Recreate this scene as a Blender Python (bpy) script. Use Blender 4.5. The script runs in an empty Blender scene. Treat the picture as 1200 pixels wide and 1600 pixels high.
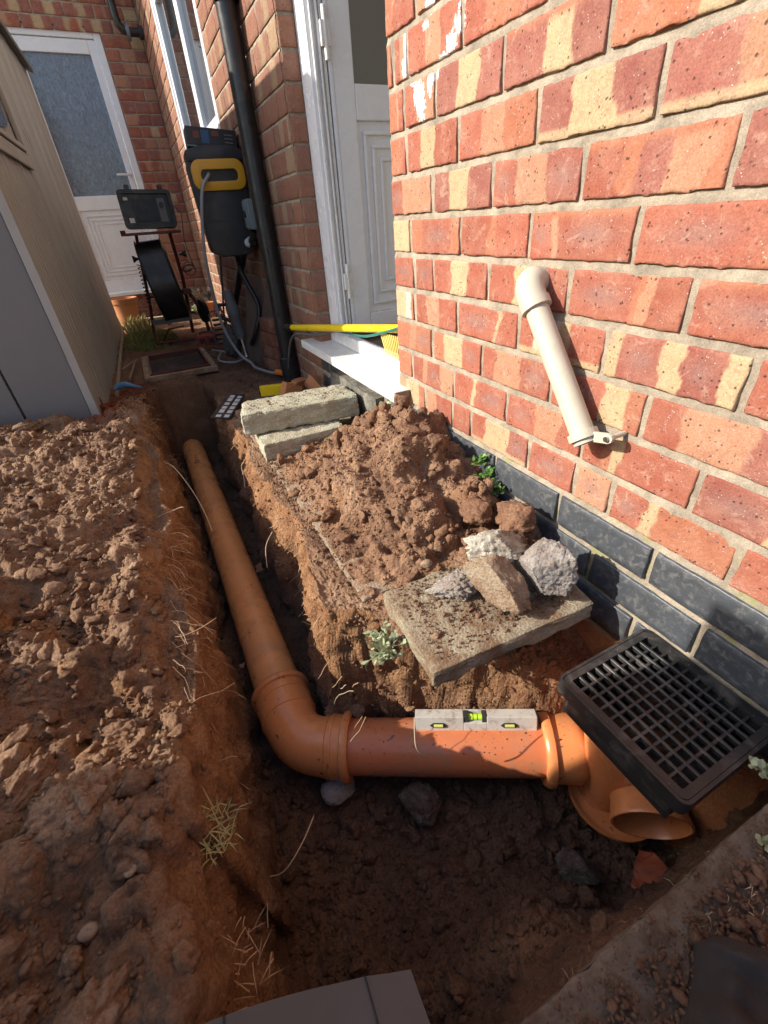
import bpy, bmesh, math, random
import numpy as np
from mathutils import Vector, Matrix, Euler
R = math.radians
random.seed(7)
scene = bpy.context.scene
C = scene.collection

# ------------------------------------------------------------------ camera, world, sun, exposure
cam_d = bpy.data.cameras.new('camera')
cam = bpy.data.objects.new('camera', cam_d); C.objects.link(cam)
cam_d.sensor_fit = 'HORIZONTAL'; cam_d.sensor_width = 36.0; cam_d.lens = 36.0 * 685.28 / 1200.0
cam_d.clip_start = 0.02; cam_d.clip_end = 400
CR = Matrix(((0.8899787, 0.29635611, -0.3465703), (-0.45203816, 0.47337599, -0.7560269), (-0.05999514, 0.82951083, 0.55525882)))
cam.matrix_world = Matrix.Translation((-0.59958, -1.13219, 0.45116)) @ CR.to_4x4()
scene.camera = cam
scene.render.resolution_x = 768; scene.render.resolution_y = 1024

SUN = Vector((1.0, -0.28, -0.585)).normalized()
world = bpy.data.worlds.new('World'); scene.world = world; world.use_nodes = True
wn = world.node_tree; wn.nodes.clear()
sky = wn.nodes.new('ShaderNodeTexSky'); sky.sky_type = 'NISHITA'; sky.sun_disc = False
sky.sun_elevation = math.asin(-SUN.z); sky.sun_rotation = math.atan2(-SUN.x, -SUN.y)
sky.air_density = 1.0; sky.dust_density = 1.5; sky.ozone_density = 1.0
bgn = wn.nodes.new('ShaderNodeBackground'); bgn.inputs['Strength'].default_value = 0.15
wo = wn.nodes.new('ShaderNodeOutputWorld')
wn.links.new(sky.outputs[0], bgn.inputs[0]); wn.links.new(bgn.outputs[0], wo.inputs[0])
sl = bpy.data.lights.new('sun', 'SUN'); sl.energy = 4.1; sl.angle = R(0.5); sl.color = (1.0, 0.93, 0.82)
sun = bpy.data.objects.new('sun', sl); C.objects.link(sun)
sun.rotation_euler = SUN.to_track_quat('-Z', 'Y').to_euler(); sun.location = (-3, 2, 4)
scene.view_settings.view_transform = 'Standard'; scene.view_settings.look = 'None'
scene.view_settings.exposure = 0.76; scene.view_settings.gamma = 1.0
scene.view_settings.use_curve_mapping = False
scene.cycles.max_bounces = 8; scene.cycles.diffuse_bounces = 5

# ------------------------------------------------------------------ numpy noise
def _hash(ix, iy, iz, s):
    h = (ix.astype(np.int64) * 374761393 + iy.astype(np.int64) * 668265263 + iz.astype(np.int64) * 2147483647 + s * 974634777) & 0xFFFFFFFF
    h = ((h ^ (h >> 13)) * 1274126177) & 0xFFFFFFFF
    h = ((h ^ (h >> 15)) * 2246822519) & 0xFFFFFFFF
    return ((h ^ (h >> 16)) & 0xFFFFFF) / 16777215.0
def vn(x, y, z, s=0):
    "value noise -1..1"
    x, y, z = np.broadcast_arrays(np.asarray(x, float), np.asarray(y, float), np.asarray(z, float))
    ix = np.floor(x); iy = np.floor(y); iz = np.floor(z)
    fx = x - ix; fy = y - iy; fz = z - iz
    fx = fx * fx * fx * (fx * (fx * 6 - 15) + 10); fy = fy * fy * fy * (fy * (fy * 6 - 15) + 10); fz = fz * fz * fz * (fz * (fz * 6 - 15) + 10)
    def c(a, b, d): return _hash(ix + a, iy + b, iz + d, s)
    x00 = c(0, 0, 0) * (1 - fx) + c(1, 0, 0) * fx; x10 = c(0, 1, 0) * (1 - fx) + c(1, 1, 0) * fx
    x01 = c(0, 0, 1) * (1 - fx) + c(1, 0, 1) * fx; x11 = c(0, 1, 1) * (1 - fx) + c(1, 1, 1) * fx
    a = x00 * (1 - fy) + x10 * fy; b = x01 * (1 - fy) + x11 * fy
    return (a * (1 - fz) + b * fz) * 2 - 1
def fbm(x, y, z, oct=4, s=0, lac=2.07, g=0.5):
    r = 0; a = 1.0; t = 0
    for i in range(oct):
        r = r + a * vn(x, y, z, s + i * 17); t += a; a *= g
        x = x * lac + 3.1; y = y * lac + 1.7; z = z * lac + 5.3
    return r / t
def billow(x, y, z, oct=3, s=0):
    r = 0; a = 1.0; t = 0
    for i in range(oct):
        r = r + a * (np.abs(vn(x, y, z, s + i * 31)) * 2 - 0.6); t += a; a *= 0.5
        x = x * 2.1 + 1.3; y = y * 2.1 + 4.2; z = z * 2.1 + 2.9
    return r / t
def sst(a, b, x):
    t = np.clip((x - a) / (b - a), 0, 1); return t * t * (3 - 2 * t)

# ------------------------------------------------------------------ materials
MATS = {}
def nt(name):
    m = bpy.data.materials.new(name); m.use_nodes = True
    t = m.node_tree; t.nodes.clear()
    out = t.nodes.new('ShaderNodeOutputMaterial'); p = t.nodes.new('ShaderNodeBsdfPrincipled')
    t.links.new(p.outputs[0], out.inputs[0]); MATS[name] = m
    return m, t, p
def node(t, typ, **kw):
    n = t.nodes.new('ShaderNode' + typ)
    for k, v in kw.items():
        if k in n.inputs.keys() if not hasattr(n, k) else False: n.inputs[k].default_value = v
        elif hasattr(n, k): setattr(n, k, v)
    return n
def coords(t, scale=1.0):
    g = t.nodes.new('ShaderNodeNewGeometry')
    return g.outputs['Position']
def noise(t, vec, sc, det=4, rough=.6, dist=0):
    n = t.nodes.new('ShaderNodeTexNoise'); n.inputs['Scale'].default_value = sc
    n.inputs['Detail'].default_value = det; n.inputs['Roughness'].default_value = rough; n.inputs['Distortion'].default_value = dist
    t.links.new(vec, n.inputs['Vector']); return n.outputs[0]
def ramp(t, fac, stops):
    r = t.nodes.new('ShaderNodeValToRGB'); e = r.color_ramp.elements
    while len(e) < len(stops): e.new(0.5)
    for i, (p, c) in enumerate(stops):
        e[i].position = p; e[i].color = (c, c, c, 1) if isinstance(c, (int, float)) else (*c, 1)
    t.links.new(fac, r.inputs[0]); return r.outputs[0]
def mix(t, fac, a, b, mode='MIX'):
    m = t.nodes.new('ShaderNodeMix'); m.data_type = 'RGBA'; m.blend_type = mode
    for i, v in ((0, fac), (6, a), (7, b)):
        if isinstance(v, (int, float)): m.inputs[i].default_value = v if i == 0 else (v, v, v, 1)
        elif isinstance(v, tuple): m.inputs[i].default_value = (*v, 1)
        else: t.links.new(v, m.inputs[i])
    return m.outputs[2]
def math_(t, op, a, b=0.0):
    m = t.nodes.new('ShaderNodeMath'); m.operation = op
    for i, v in ((0, a), (1, b)):
        if isinstance(v, (int, float)): m.inputs[i].default_value = v
        else: t.links.new(v, m.inputs[i])
    return m.outputs[0]
def bump(t, p, h, strength=.4, dist=.002):
    b = t.nodes.new('ShaderNodeBump'); b.inputs['Strength'].default_value = strength; b.inputs['Distance'].default_value = dist
    t.links.new(h, b.inputs['Height']); t.links.new(b.outputs[0], p.inputs['Normal'])
def simple(name, col, rough=.5, var=.15, vs=20, dirt=None, dirt_amt=.5, dirt_sc=6, metal=0, bs=200, bd=.0004, bstr=.3, spec=.5, coat=0):
    "plain coloured surface with grain, slight mottling and optional dirt"
    m, t, p = nt(name); pos = coords(t)
    n = noise(t, pos, vs, 5)
    c = mix(t, math_(t, 'MULTIPLY', n, 1.0), tuple(x * (1 - var) for x in col), tuple(min(1, x * (1 + var)) for x in col))
    if dirt:
        d = ramp(t, noise(t, pos, dirt_sc, 8, .7, .6), [(.5, 0.0), (.72, 1.0)])
        c = mix(t, math_(t, 'MULTIPLY', d, dirt_amt), c, dirt)
    t.links.new(c, p.inputs['Base Color'])
    p.inputs['Roughness'].default_value = rough; p.inputs['Metallic'].default_value = metal
    p.inputs['Specular IOR Level'].default_value = spec; p.inputs['Coat Weight'].default_value = coat
    t.links.new(ramp(t, noise(t, pos, vs * 1.7, 4), [(.3, max(0, rough - .12)), (.7, min(1, rough + .12))]), p.inputs['Roughness'])
    bump(t, p, noise(t, pos, bs, 4), bstr, bd)
    return m
# brick: colour bands come per vertex from each brick
def brick_mat(name, rustic=False, paint=False, dull=1.0):
    m, t, p = nt(name); pos = coords(t)
    a = t.nodes.new('ShaderNodeAttribute'); a.attribute_name = 'col'
    n1 = noise(t, pos, 90, 6, .7); n2 = noise(t, pos, 22, 4)
    c = mix(t, math_(t, 'MULTIPLY', n1, .5), a.outputs['Color'], (.5, .34, .22), 'SOFT_LIGHT')
    c = mix(t, ramp(t, n2, [(.35, .0), (.7, .55)]), c, mix(t, .5, c, (.50, .30, .21)))
    c = mix(t, ramp(t, noise(t, pos, 45, 6, .75), [(.5, 0.0), (.68, .4)]), c, (.24, .11, .09))
    gr = noise(t, pos, 420, 3, .6)
    c = mix(t, .55, c, ramp(t, gr, [(.3, (.50, .46, .44)), (.7, (1.32, 1.26, 1.2))]), 'MULTIPLY')
    v = t.nodes.new('ShaderNodeTexVoronoi'); v.inputs['Scale'].default_value = 125; t.links.new(pos, v.inputs['Vector'])
    pit = math_(t, 'MULTIPLY', ramp(t, v.outputs['Distance'], [(.13, 1.0), (.24, 0.0)]), ramp(t, noise(t, pos, 48, 3), [(.47, 0.0), (.55, 1.0)]))
    c = mix(t, math_(t, 'MULTIPLY', pit, .85), c, (.07, .04, .03))
    v2 = t.nodes.new('ShaderNodeTexVoronoi'); v2.inputs['Scale'].default_value = 230; t.links.new(pos, v2.inputs['Vector'])
    wsp = math_(t, 'MULTIPLY', ramp(t, v2.outputs['Distance'], [(.12, 1.0), (.2, 0.0)]), ramp(t, noise(t, pos, 45, 2), [(.56, 0.0), (.62, .7)]))
    c = mix(t, wsp, c, (.72, .62, .52))
    h = math_(t, 'SUBTRACT', math_(t, 'ADD', math_(t, 'MULTIPLY', n1, .8), math_(t, 'MULTIPLY', gr, .35)), math_(t, 'MULTIPLY', pit, .9))
    fl = ramp(t, noise(t, pos, 210, 2, .5), [(.66, 0.0), (.70, .8)])
    c = mix(t, math_(t, 'MULTIPLY', fl, ramp(t, noise(t, pos, 26, 3), [(.42, 0.0), (.6, 1.0)])), c, (.08, .045, .035))
    c = mix(t, ramp(t, noise(t, pos, 34, 7, .8, 1.2), [(.54, 0.0), (.66, .45)]), c, (.52, .36, .27))
    if rustic:  # dragged vertical wire marks
        w = t.nodes.new('ShaderNodeTexWave'); w.wave_type = 'BANDS'; w.bands_direction = 'Y'; w.inputs['Scale'].default_value = 26
        w.inputs['Distortion'].default_value = 3.5; w.inputs['Detail'].default_value = 4; w.inputs['Detail Scale'].default_value = 2
        t.links.new(pos, w.inputs['Vector'])
        h = math_(t, 'ADD', h, math_(t, 'MULTIPLY', w.outputs[1], 1.4))
    if paint:
        sx = t.nodes.new('ShaderNodeSeparateXYZ'); t.links.new(pos, sx.inputs[0])
        tot = None
        for (y0, z0, wy, wz) in PAINT:
            dy = math_(t, 'DIVIDE', math_(t, 'SUBTRACT', sx.outputs[1], y0), wy); dz = math_(t, 'DIVIDE', math_(t, 'SUBTRACT', sx.outputs[2], z0), wz)
            d = math_(t, 'ADD', math_(t, 'MULTIPLY', dy, dy), math_(t, 'MULTIPLY', dz, dz))
            e = math_(t, 'SUBTRACT', 1.0, d)
            tot = e if tot is None else math_(t, 'MAXIMUM', tot, e)
        k = math_(t, 'ADD', tot, math_(t, 'MULTIPLY', math_(t, 'SUBTRACT', noise(t, pos, 130, 6, .75), .5), 5.0))
        c = mix(t, ramp(t, k, [(.25, 0.0), (.55, .95)]), c, (.88, .87, .88))
    if rustic: c = mix(t, .40, c, (.40, .24, .155))
    if dull != 1.0: c = mix(t, 1.0, c, (dull, dull, dull), 'MULTIPLY')
    t.links.new(c, p.inputs['Base Color']); p.inputs['Roughness'].default_value = .86; p.inputs['Specular IOR Level'].default_value = .3
    bump(t, p, h, .75, .0016 if not rustic else .004)
    return m
PAINT = [(-.012, .83, .004, .04), (-.030, .705, .010, .045), (-.035, .66, .010, .03), (-.085, .745, .016, .018), (-.11, .83, .012, .05),
         (-.118, .79, .005, .06), (-.068, .62, .014, .045), (-.092, .61, .008, .05), (-.085, .675, .02, .012), (-.05, .81, .018, .012), (-.03, .745, .012, .008), (-.055, .575, .01, .03)]
PAINT = [(-.079, .725, .010, .030), (-.076, .695, .014, .022), (-.136, .635, .020, .036), (-.122, .650, .014, .020), (-.105, .672, .012, .010), (-.17, .655, .010, .022), (-.185, .665, .020, .010),
         (-.212, .678, .020, .010), (-.238, .694, .018, .016), (-.268, .735, .010, .040), (-.262, .712, .018, .016), (-.168, .755, .020, .012), (-.155, .735, .012, .008)]
BRICK = brick_mat('brick_near', paint=True)
BRICKF = brick_mat('brick_rustic', rustic=True, dull=.9)
BRICKB = brick_mat('brick_back')
def mortar_mat(name, col, paint=False):
    m, t, p = nt(name); pos = coords(t)
    c = mix(t, ramp(t, noise(t, pos, 18, 8, .78), [(.32, 0.0), (.68, 1.0)]), tuple(x * .55 for x in col), tuple(x * 1.4 for x in col))
    c = mix(t, .5, c, ramp(t, noise(t, pos, 600, 2), [(.3, (.5, .5, .5)), (.7, (1.3, 1.3, 1.3))]), 'MULTIPLY')
    moss = math_(t, 'MULTIPLY', ramp(t, noise(t, pos, 14, 6, .7), [(.52, 0.0), (.62, 1.0)]), 1.0)
    sx = t.nodes.new('ShaderNodeSeparateXYZ'); t.links.new(pos, sx.inputs[0])
    low = ramp(t, sx.outputs[2], [(0.0, 1.0), (.08, 0.0)])
    c = mix(t, math_(t, 'MULTIPLY', math_(t, 'MULTIPLY', moss, low), .6), c, (.22, .24, .06))
    t.links.new(c, p.inputs['Base Color']); p.inputs['Roughness'].default_value = .95
    bump(t, p, noise(t, pos, 350, 6, .8), .9, .002)
    return m
MORTAR = mortar_mat('mortar', (.36, .30, .225))
BLUEB = simple('blue_brick', (.058, .064, .073), .42, .35, 30, dirt=(.30, .29, .27), dirt_amt=.45, dirt_sc=75, bs=240, bd=.0008, bstr=.5)
UPVC = simple('white_upvc', (.78, .80, .83), .28, .02, 8, dirt=(.5, .48, .44), dirt_amt=.10, dirt_sc=60)
UPVCD = simple('dusty_upvc', (.76, .76, .75), .45, .03, 12, dirt=(.34, .29, .23), dirt_amt=.45, dirt_sc=70)
def pipe_mat(name, col, dusty):
    m, t, p = nt(name); pos = coords(t)
    n = noise(t, pos, 7, 5, .65)
    c = mix(t, n, tuple(x * .86 for x in col), tuple(x * 1.12 for x in col))
    dd = ramp(t, noise(t, pos, 9, 9, .78, .8), [(.49, 0.0), (.66, dusty)])
    c = mix(t, dd, c, (.36, .21, .13))
    sp = math_(t, 'MULTIPLY', ramp(t, noise(t, pos, 42, 5, .6, .4), [(.66, 0.0), (.70, .8)]), 1.0)
    c = mix(t, sp, c, (.09, .045, .025))
    # fine scuffs
    mp = t.nodes.new('ShaderNodeMapping'); mp.inputs['Scale'].default_value = (60, 8, 60); t.links.new(pos, mp.inputs[0])
    sc = ramp(t, noise(t, mp.outputs[0], 6, 2, .5, 1.5), [(.68, 0.0), (.72, .4)])
    c = mix(t, sc, c, (.75, .42, .25))
    t.links.new(c, p.inputs['Base Color'])
    t.links.new(ramp(t, noise(t, pos, 12, 6), [(.35, .20), (.75, .45)]), p.inputs['Roughness'])
    bump(t, p, math_(t, 'ADD', dd, noise(t, pos, 160, 3)), .12, .0006)
    return m
PIPE = pipe_mat('orange_pipe', (.72, .33, .13), .5)
PIPE2 = pipe_mat('orange_pipe_dusty', (.58, .18, .075), .7)
SOCK = pipe_mat('orange_socket', (.66, .25, .09), .3)
BLACKP = simple('black_plastic', (.018, .018, .019), .38, .2, 15, dirt=(.12, .09, .07), dirt_amt=.3, dirt_sc=16, bs=160)
DARKP = simple('dark_grey_plastic', (.030, .031, .034), .5, .12, 10, dirt=(.12, .10, .08), dirt_amt=.3)
GRATE = simple('grate_plastic', (.022, .021, .021), .42, .25, 20, dirt=(.17, .15, .13), dirt_amt=.6, dirt_sc=22, bs=220, bd=.0006)
YELL = simple('yellow_paint', (.80, .58, .015), .35, .06, 10, dirt=(.35, .25, .08), dirt_amt=.3)
YELLR = simple('amber_plastic', (.72, .36, .02), .4, .08, 10, dirt=(.3, .2, .08), dirt_amt=.3)
BRIST = simple('yellow_bristle', (.80, .62, .15), .6, .1)
CREAM = simple('aged_cream_plastic', (.52, .48, .385), .45, .06, 10, dirt=(.36, .31, .22), dirt_amt=.55, dirt_sc=20)
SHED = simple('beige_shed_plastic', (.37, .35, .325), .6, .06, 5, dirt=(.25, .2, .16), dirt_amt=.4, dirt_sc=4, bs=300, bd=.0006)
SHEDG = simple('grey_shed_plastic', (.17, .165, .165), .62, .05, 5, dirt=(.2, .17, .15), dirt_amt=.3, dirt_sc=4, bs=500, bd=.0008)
SHEDR = simple('grey_roof_plastic', (.12, .115, .11), .6, .08)
TERRA = simple('terracotta', (.46, .19, .08), .8, .15, 20, dirt=(.2, .12, .07), dirt_amt=.5)
TERRAD = simple('wet_terracotta', (.30, .07, .03), .5, .25, 20, dirt=(.06, .03, .02), dirt_amt=.8, dirt_sc=30)
REDM = simple('red_paint_metal', (.11, .014, .011), .45, .25, 20, dirt=(.04, .03, .025), dirt_amt=.85, dirt_sc=20)
REDP = simple('red_tool_plastic', (.33, .03, .02), .45, .2, 20, dirt=(.1, .06, .04), dirt_amt=.7, dirt_sc=30)
GREYT = simple('grey_tool_body', (.14, .14, .145), .55, .2, 20, dirt=(.11, .08, .06), dirt_amt=.7, dirt_sc=20)
STEEL = simple('steel', (.45, .44, .42), .38, .15, 20, metal=1.0, dirt=(.12, .08, .05), dirt_amt=.4)
HOSE = simple('grey_hose', (.30, .31, .33), .4, .1, 20)
GREENC = simple('green_cable', (.02, .16, .13), .4, .1)
BOXG = simple('grey_switch_box', (.23, .26, .27), .5, .08, 10, dirt=(.08, .07, .06), dirt_amt=.5)
ORNG = simple('orange_connector', (.75, .20, .03), .4, .1)
CARD = simple('grey_cardboard', (.085, .068, .059), .85, .08, 6, dirt=(.09, .06, .045), dirt_amt=.5, dirt_sc=5, bs=260, bd=.0006)
CLOTHD = simple('dark_work_fabric', (.030, .024, .022), .9, .3, 12, dirt=(.09, .055, .035), dirt_amt=.6, dirt_sc=8, bs=700, bd=.001, bstr=.7)
BLUEC = simple('blue_nitrile', (.10, .24, .42), .5, .15)
WOODD = simple('dark_wet_wood', (.14, .09, .068), .8, .35, 12, dirt=(.1, .06, .04), dirt_amt=.6, dirt_sc=10, bs=60, bd=.002)
WOODP = simple('pale_batten', (.26, .2, .14), .8, .25, 12)
TIMB = simple('fence_timber', (.25, .15, .08), .8, .25, 8)
ROOTM = simple('dry_root', (.42, .26, .14), .8, .3, 30)
ROOTP = simple('pale_root', (.55, .42, .28), .8, .25, 30)
GRASSM = simple('grass_blade', (.16, .19, .045), .6, .35, 14)
GRASSY = simple('dry_grass_blade', (.38, .33, .13), .7, .3, 14)
LEAFG = simple('green_leaf', (.09, .20, .035), .5, .3, 30)
LEAFP = simple('pale_leaf', (.34, .38, .22), .6, .3, 30)
def stone_mat(name, a, b, c3, sc=30, soil=.5, bd=.004):
    m, t, p = nt(name); pos = coords(t)
    c = mix(t, ramp(t, noise(t, pos, sc, 8, .75), [(.3, 0.0), (.7, 1.0)]), a, b)
    v = t.nodes.new('ShaderNodeTexVoronoi'); v.inputs['Scale'].default_value = 190; t.links.new(pos, v.inputs['Vector'])
    c = mix(t, ramp(t, v.outputs['Distance'], [(.1, .7), (.3, 0.0)]), c, tuple(x * .45 for x in a))
    d = ramp(t, noise(t, pos, 13, 9, .75, .5), [(.46, 0.0), (.6, soil)])
    c = mix(t, d, c, c3)
    t.links.new(c, p.inputs['Base Color']); p.inputs['Roughness'].default_value = .95; p.inputs['Specular IOR Level'].default_value = .2
    bump(t, p, math_(t, 'ADD', noise(t, pos, 200, 8, .8), math_(t, 'MULTIPLY', v.outputs['Distance'], .6)), .9, bd)
    return m
CONC = stone_mat('pale_concrete', (.36, .34, .24), (.56, .54, .42), (.34, .24, .15), soil=.45)
CONCS = stone_mat('soiled_slab', (.24, .19, .125), (.46, .40, .29), (.20, .12, .07), sc=30, soil=.95)
CONCW = stone_mat('white_lime_lump', (.40, .37, .30), (.62, .59, .50), (.30, .21, .14), soil=.75)
CONCB = stone_mat('brown_concrete', (.28, .2, .13), (.42, .34, .25), (.22, .12, .07), soil=.7)
CONCG = stone_mat('grey_lump', (.3, .28, .26), (.46, .42, .38), (.24, .16, .11), soil=.6)
ROCKD = stone_mat('damp_rock', (.12, .10, .09), (.22, .18, .15), (.08, .05, .035), soil=.8)
FOOT = stone_mat('orange_footing', (.33, .12, .05), (.48, .21, .09), (.26, .14, .07), sc=20, soil=.5, bd=.003)
HAUNCH = stone_mat('render_haunch', (.12, .12, .11), (.34, .31, .25), (.05, .05, .05), sc=18, soil=.7)
PEB = stone_mat('pebble', (.22, .15, .10), (.34, .25, .18), (.3, .18, .1), soil=.3, bd=.0008)
def soil_mat(name, wet=1.0):
    m, t, p = nt(name); pos = coords(t)
    a = t.nodes.new('ShaderNodeAttribute'); a.attribute_name = 'zone'
    sep = t.nodes.new('ShaderNodeSeparateColor'); t.links.new(a.outputs['Color'], sep.inputs[0])
    n = noise(t, pos, 9, 8, .7, .4)
    top = ramp(t, n, [(.30, (.15, .085, .055)), (.5, (.28, .165, .10)), (.68, (.43, .285, .185))])
    sub = ramp(t, noise(t, pos, 16, 8, .7, .3), [(.3, (.20, .095, .048)), (.5, (.32, .165, .08)), (.7, (.46, .27, .145))])
    dark_soil = ramp(t, n, [(.3, (.10, .056, .037)), (.7, (.20, .118, .078))])
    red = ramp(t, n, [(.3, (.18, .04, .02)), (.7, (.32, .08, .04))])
    c = mix(t, sep.outputs[0], top, sub); c = mix(t, sep.outputs[1], c, dark_soil); c = mix(t, sep.outputs[2], c, red)
    g = ramp(t, noise(t, pos, 260, 3, .7), [(.3, (.55, .52, .5)), (.7, (1.3, 1.28, 1.25))])
    c = mix(t, .8, c, g, 'MULTIPLY')
    gl = t.nodes.new('ShaderNodeTexVoronoi'); gl.inputs['Scale'].default_value = 260; t.links.new(pos, gl.inputs['Vector'])
    sp = math_(t, 'MULTIPLY', ramp(t, gl.outputs['Distance'], [(.10, 1.0), (.16, 0.0)]), ramp(t, noise(t, pos, 50, 2), [(.60, 0.0), (.63, .6)]))
    c = mix(t, sp, c, (.45, .36, .26))
    t.links.new(c, p.inputs['Base Color']); p.inputs['Specular IOR Level'].default_value = .25
    t.links.new(ramp(t, noise(t, pos, 18, 4), [(.3, .75), (.7, .98)]), p.inputs['Roughness'])
    v = t.nodes.new('ShaderNodeTexVoronoi'); v.inputs['Scale'].default_value = 130; t.links.new(pos, v.inputs['Vector'])
    h = math_(t, 'ADD', noise(t, pos, 140, 8, .8), math_(t, 'MULTIPLY', v.outputs['Distance'], -.7))
    bump(t, p, h, 1.0, .005)
    return m
SOIL = soil_mat('soil')
def glass_mat(name, col, rough, frosted=False):
    m, t, p = nt(name); pos = coords(t)
    p.inputs['Base Color'].default_value = (*col, 1); p.inputs['Roughness'].default_value = rough
    p.inputs['IOR'].default_value = 1.7; p.inputs['Specular IOR Level'].default_value = .8; p.inputs['Coat Weight'].default_value = 1.0 if not frosted else .5
    if frosted:
        w = t.nodes.new('ShaderNodeMapping'); w.inputs['Scale'].default_value = (1, 1, .5); w.inputs['Rotation'].default_value = (0, R(35), 0); t.links.new(pos, w.inputs[0])
        n1 = noise(t, w.outputs[0], 42, 4, .7, 1.4); n2 = noise(t, w.outputs[0], 170, 3, .6, 2.5)
        c = mix(t, ramp(t, n1, [(.35, 0.0), (.65, 1.0)]), (.020, .040, .070), (.11, .18, .29))  # blue of the reflected sky put into the pane's base colour
        c = mix(t, ramp(t, n2, [(.55, 0.0), (.75, .5)]), c, (.28, .34, .4))
        t.links.new(c, p.inputs['Base Color'])
        bump(t, p, math_(t, 'ADD', n1, math_(t, 'MULTIPLY', n2, .7)), .9, .004)
    return m
GLASS = glass_mat('window_glass', (.03, .033, .035), .02)
FROST = glass_mat('frosted_glass', (.08, .11, .15), .16, True)
SCREEN = simple('dark_screen', (.022, .025, .035), .35, .1, spec=.3)
WATER = glass_mat('muddy_water', (.05, .04, .035), .04)
LIME = simple('vial_green', (.55, .85, .05), .15, .05, coat=1.0)
LEVELM = simple('level_aluminium', (.62, .60, .55), .45, .1, 20, dirt=(.30, .19, .11), dirt_amt=.95, dirt_sc=45, metal=.15)
LABW = simple('white_print', (.7, .7, .68), .6, .05)

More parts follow.
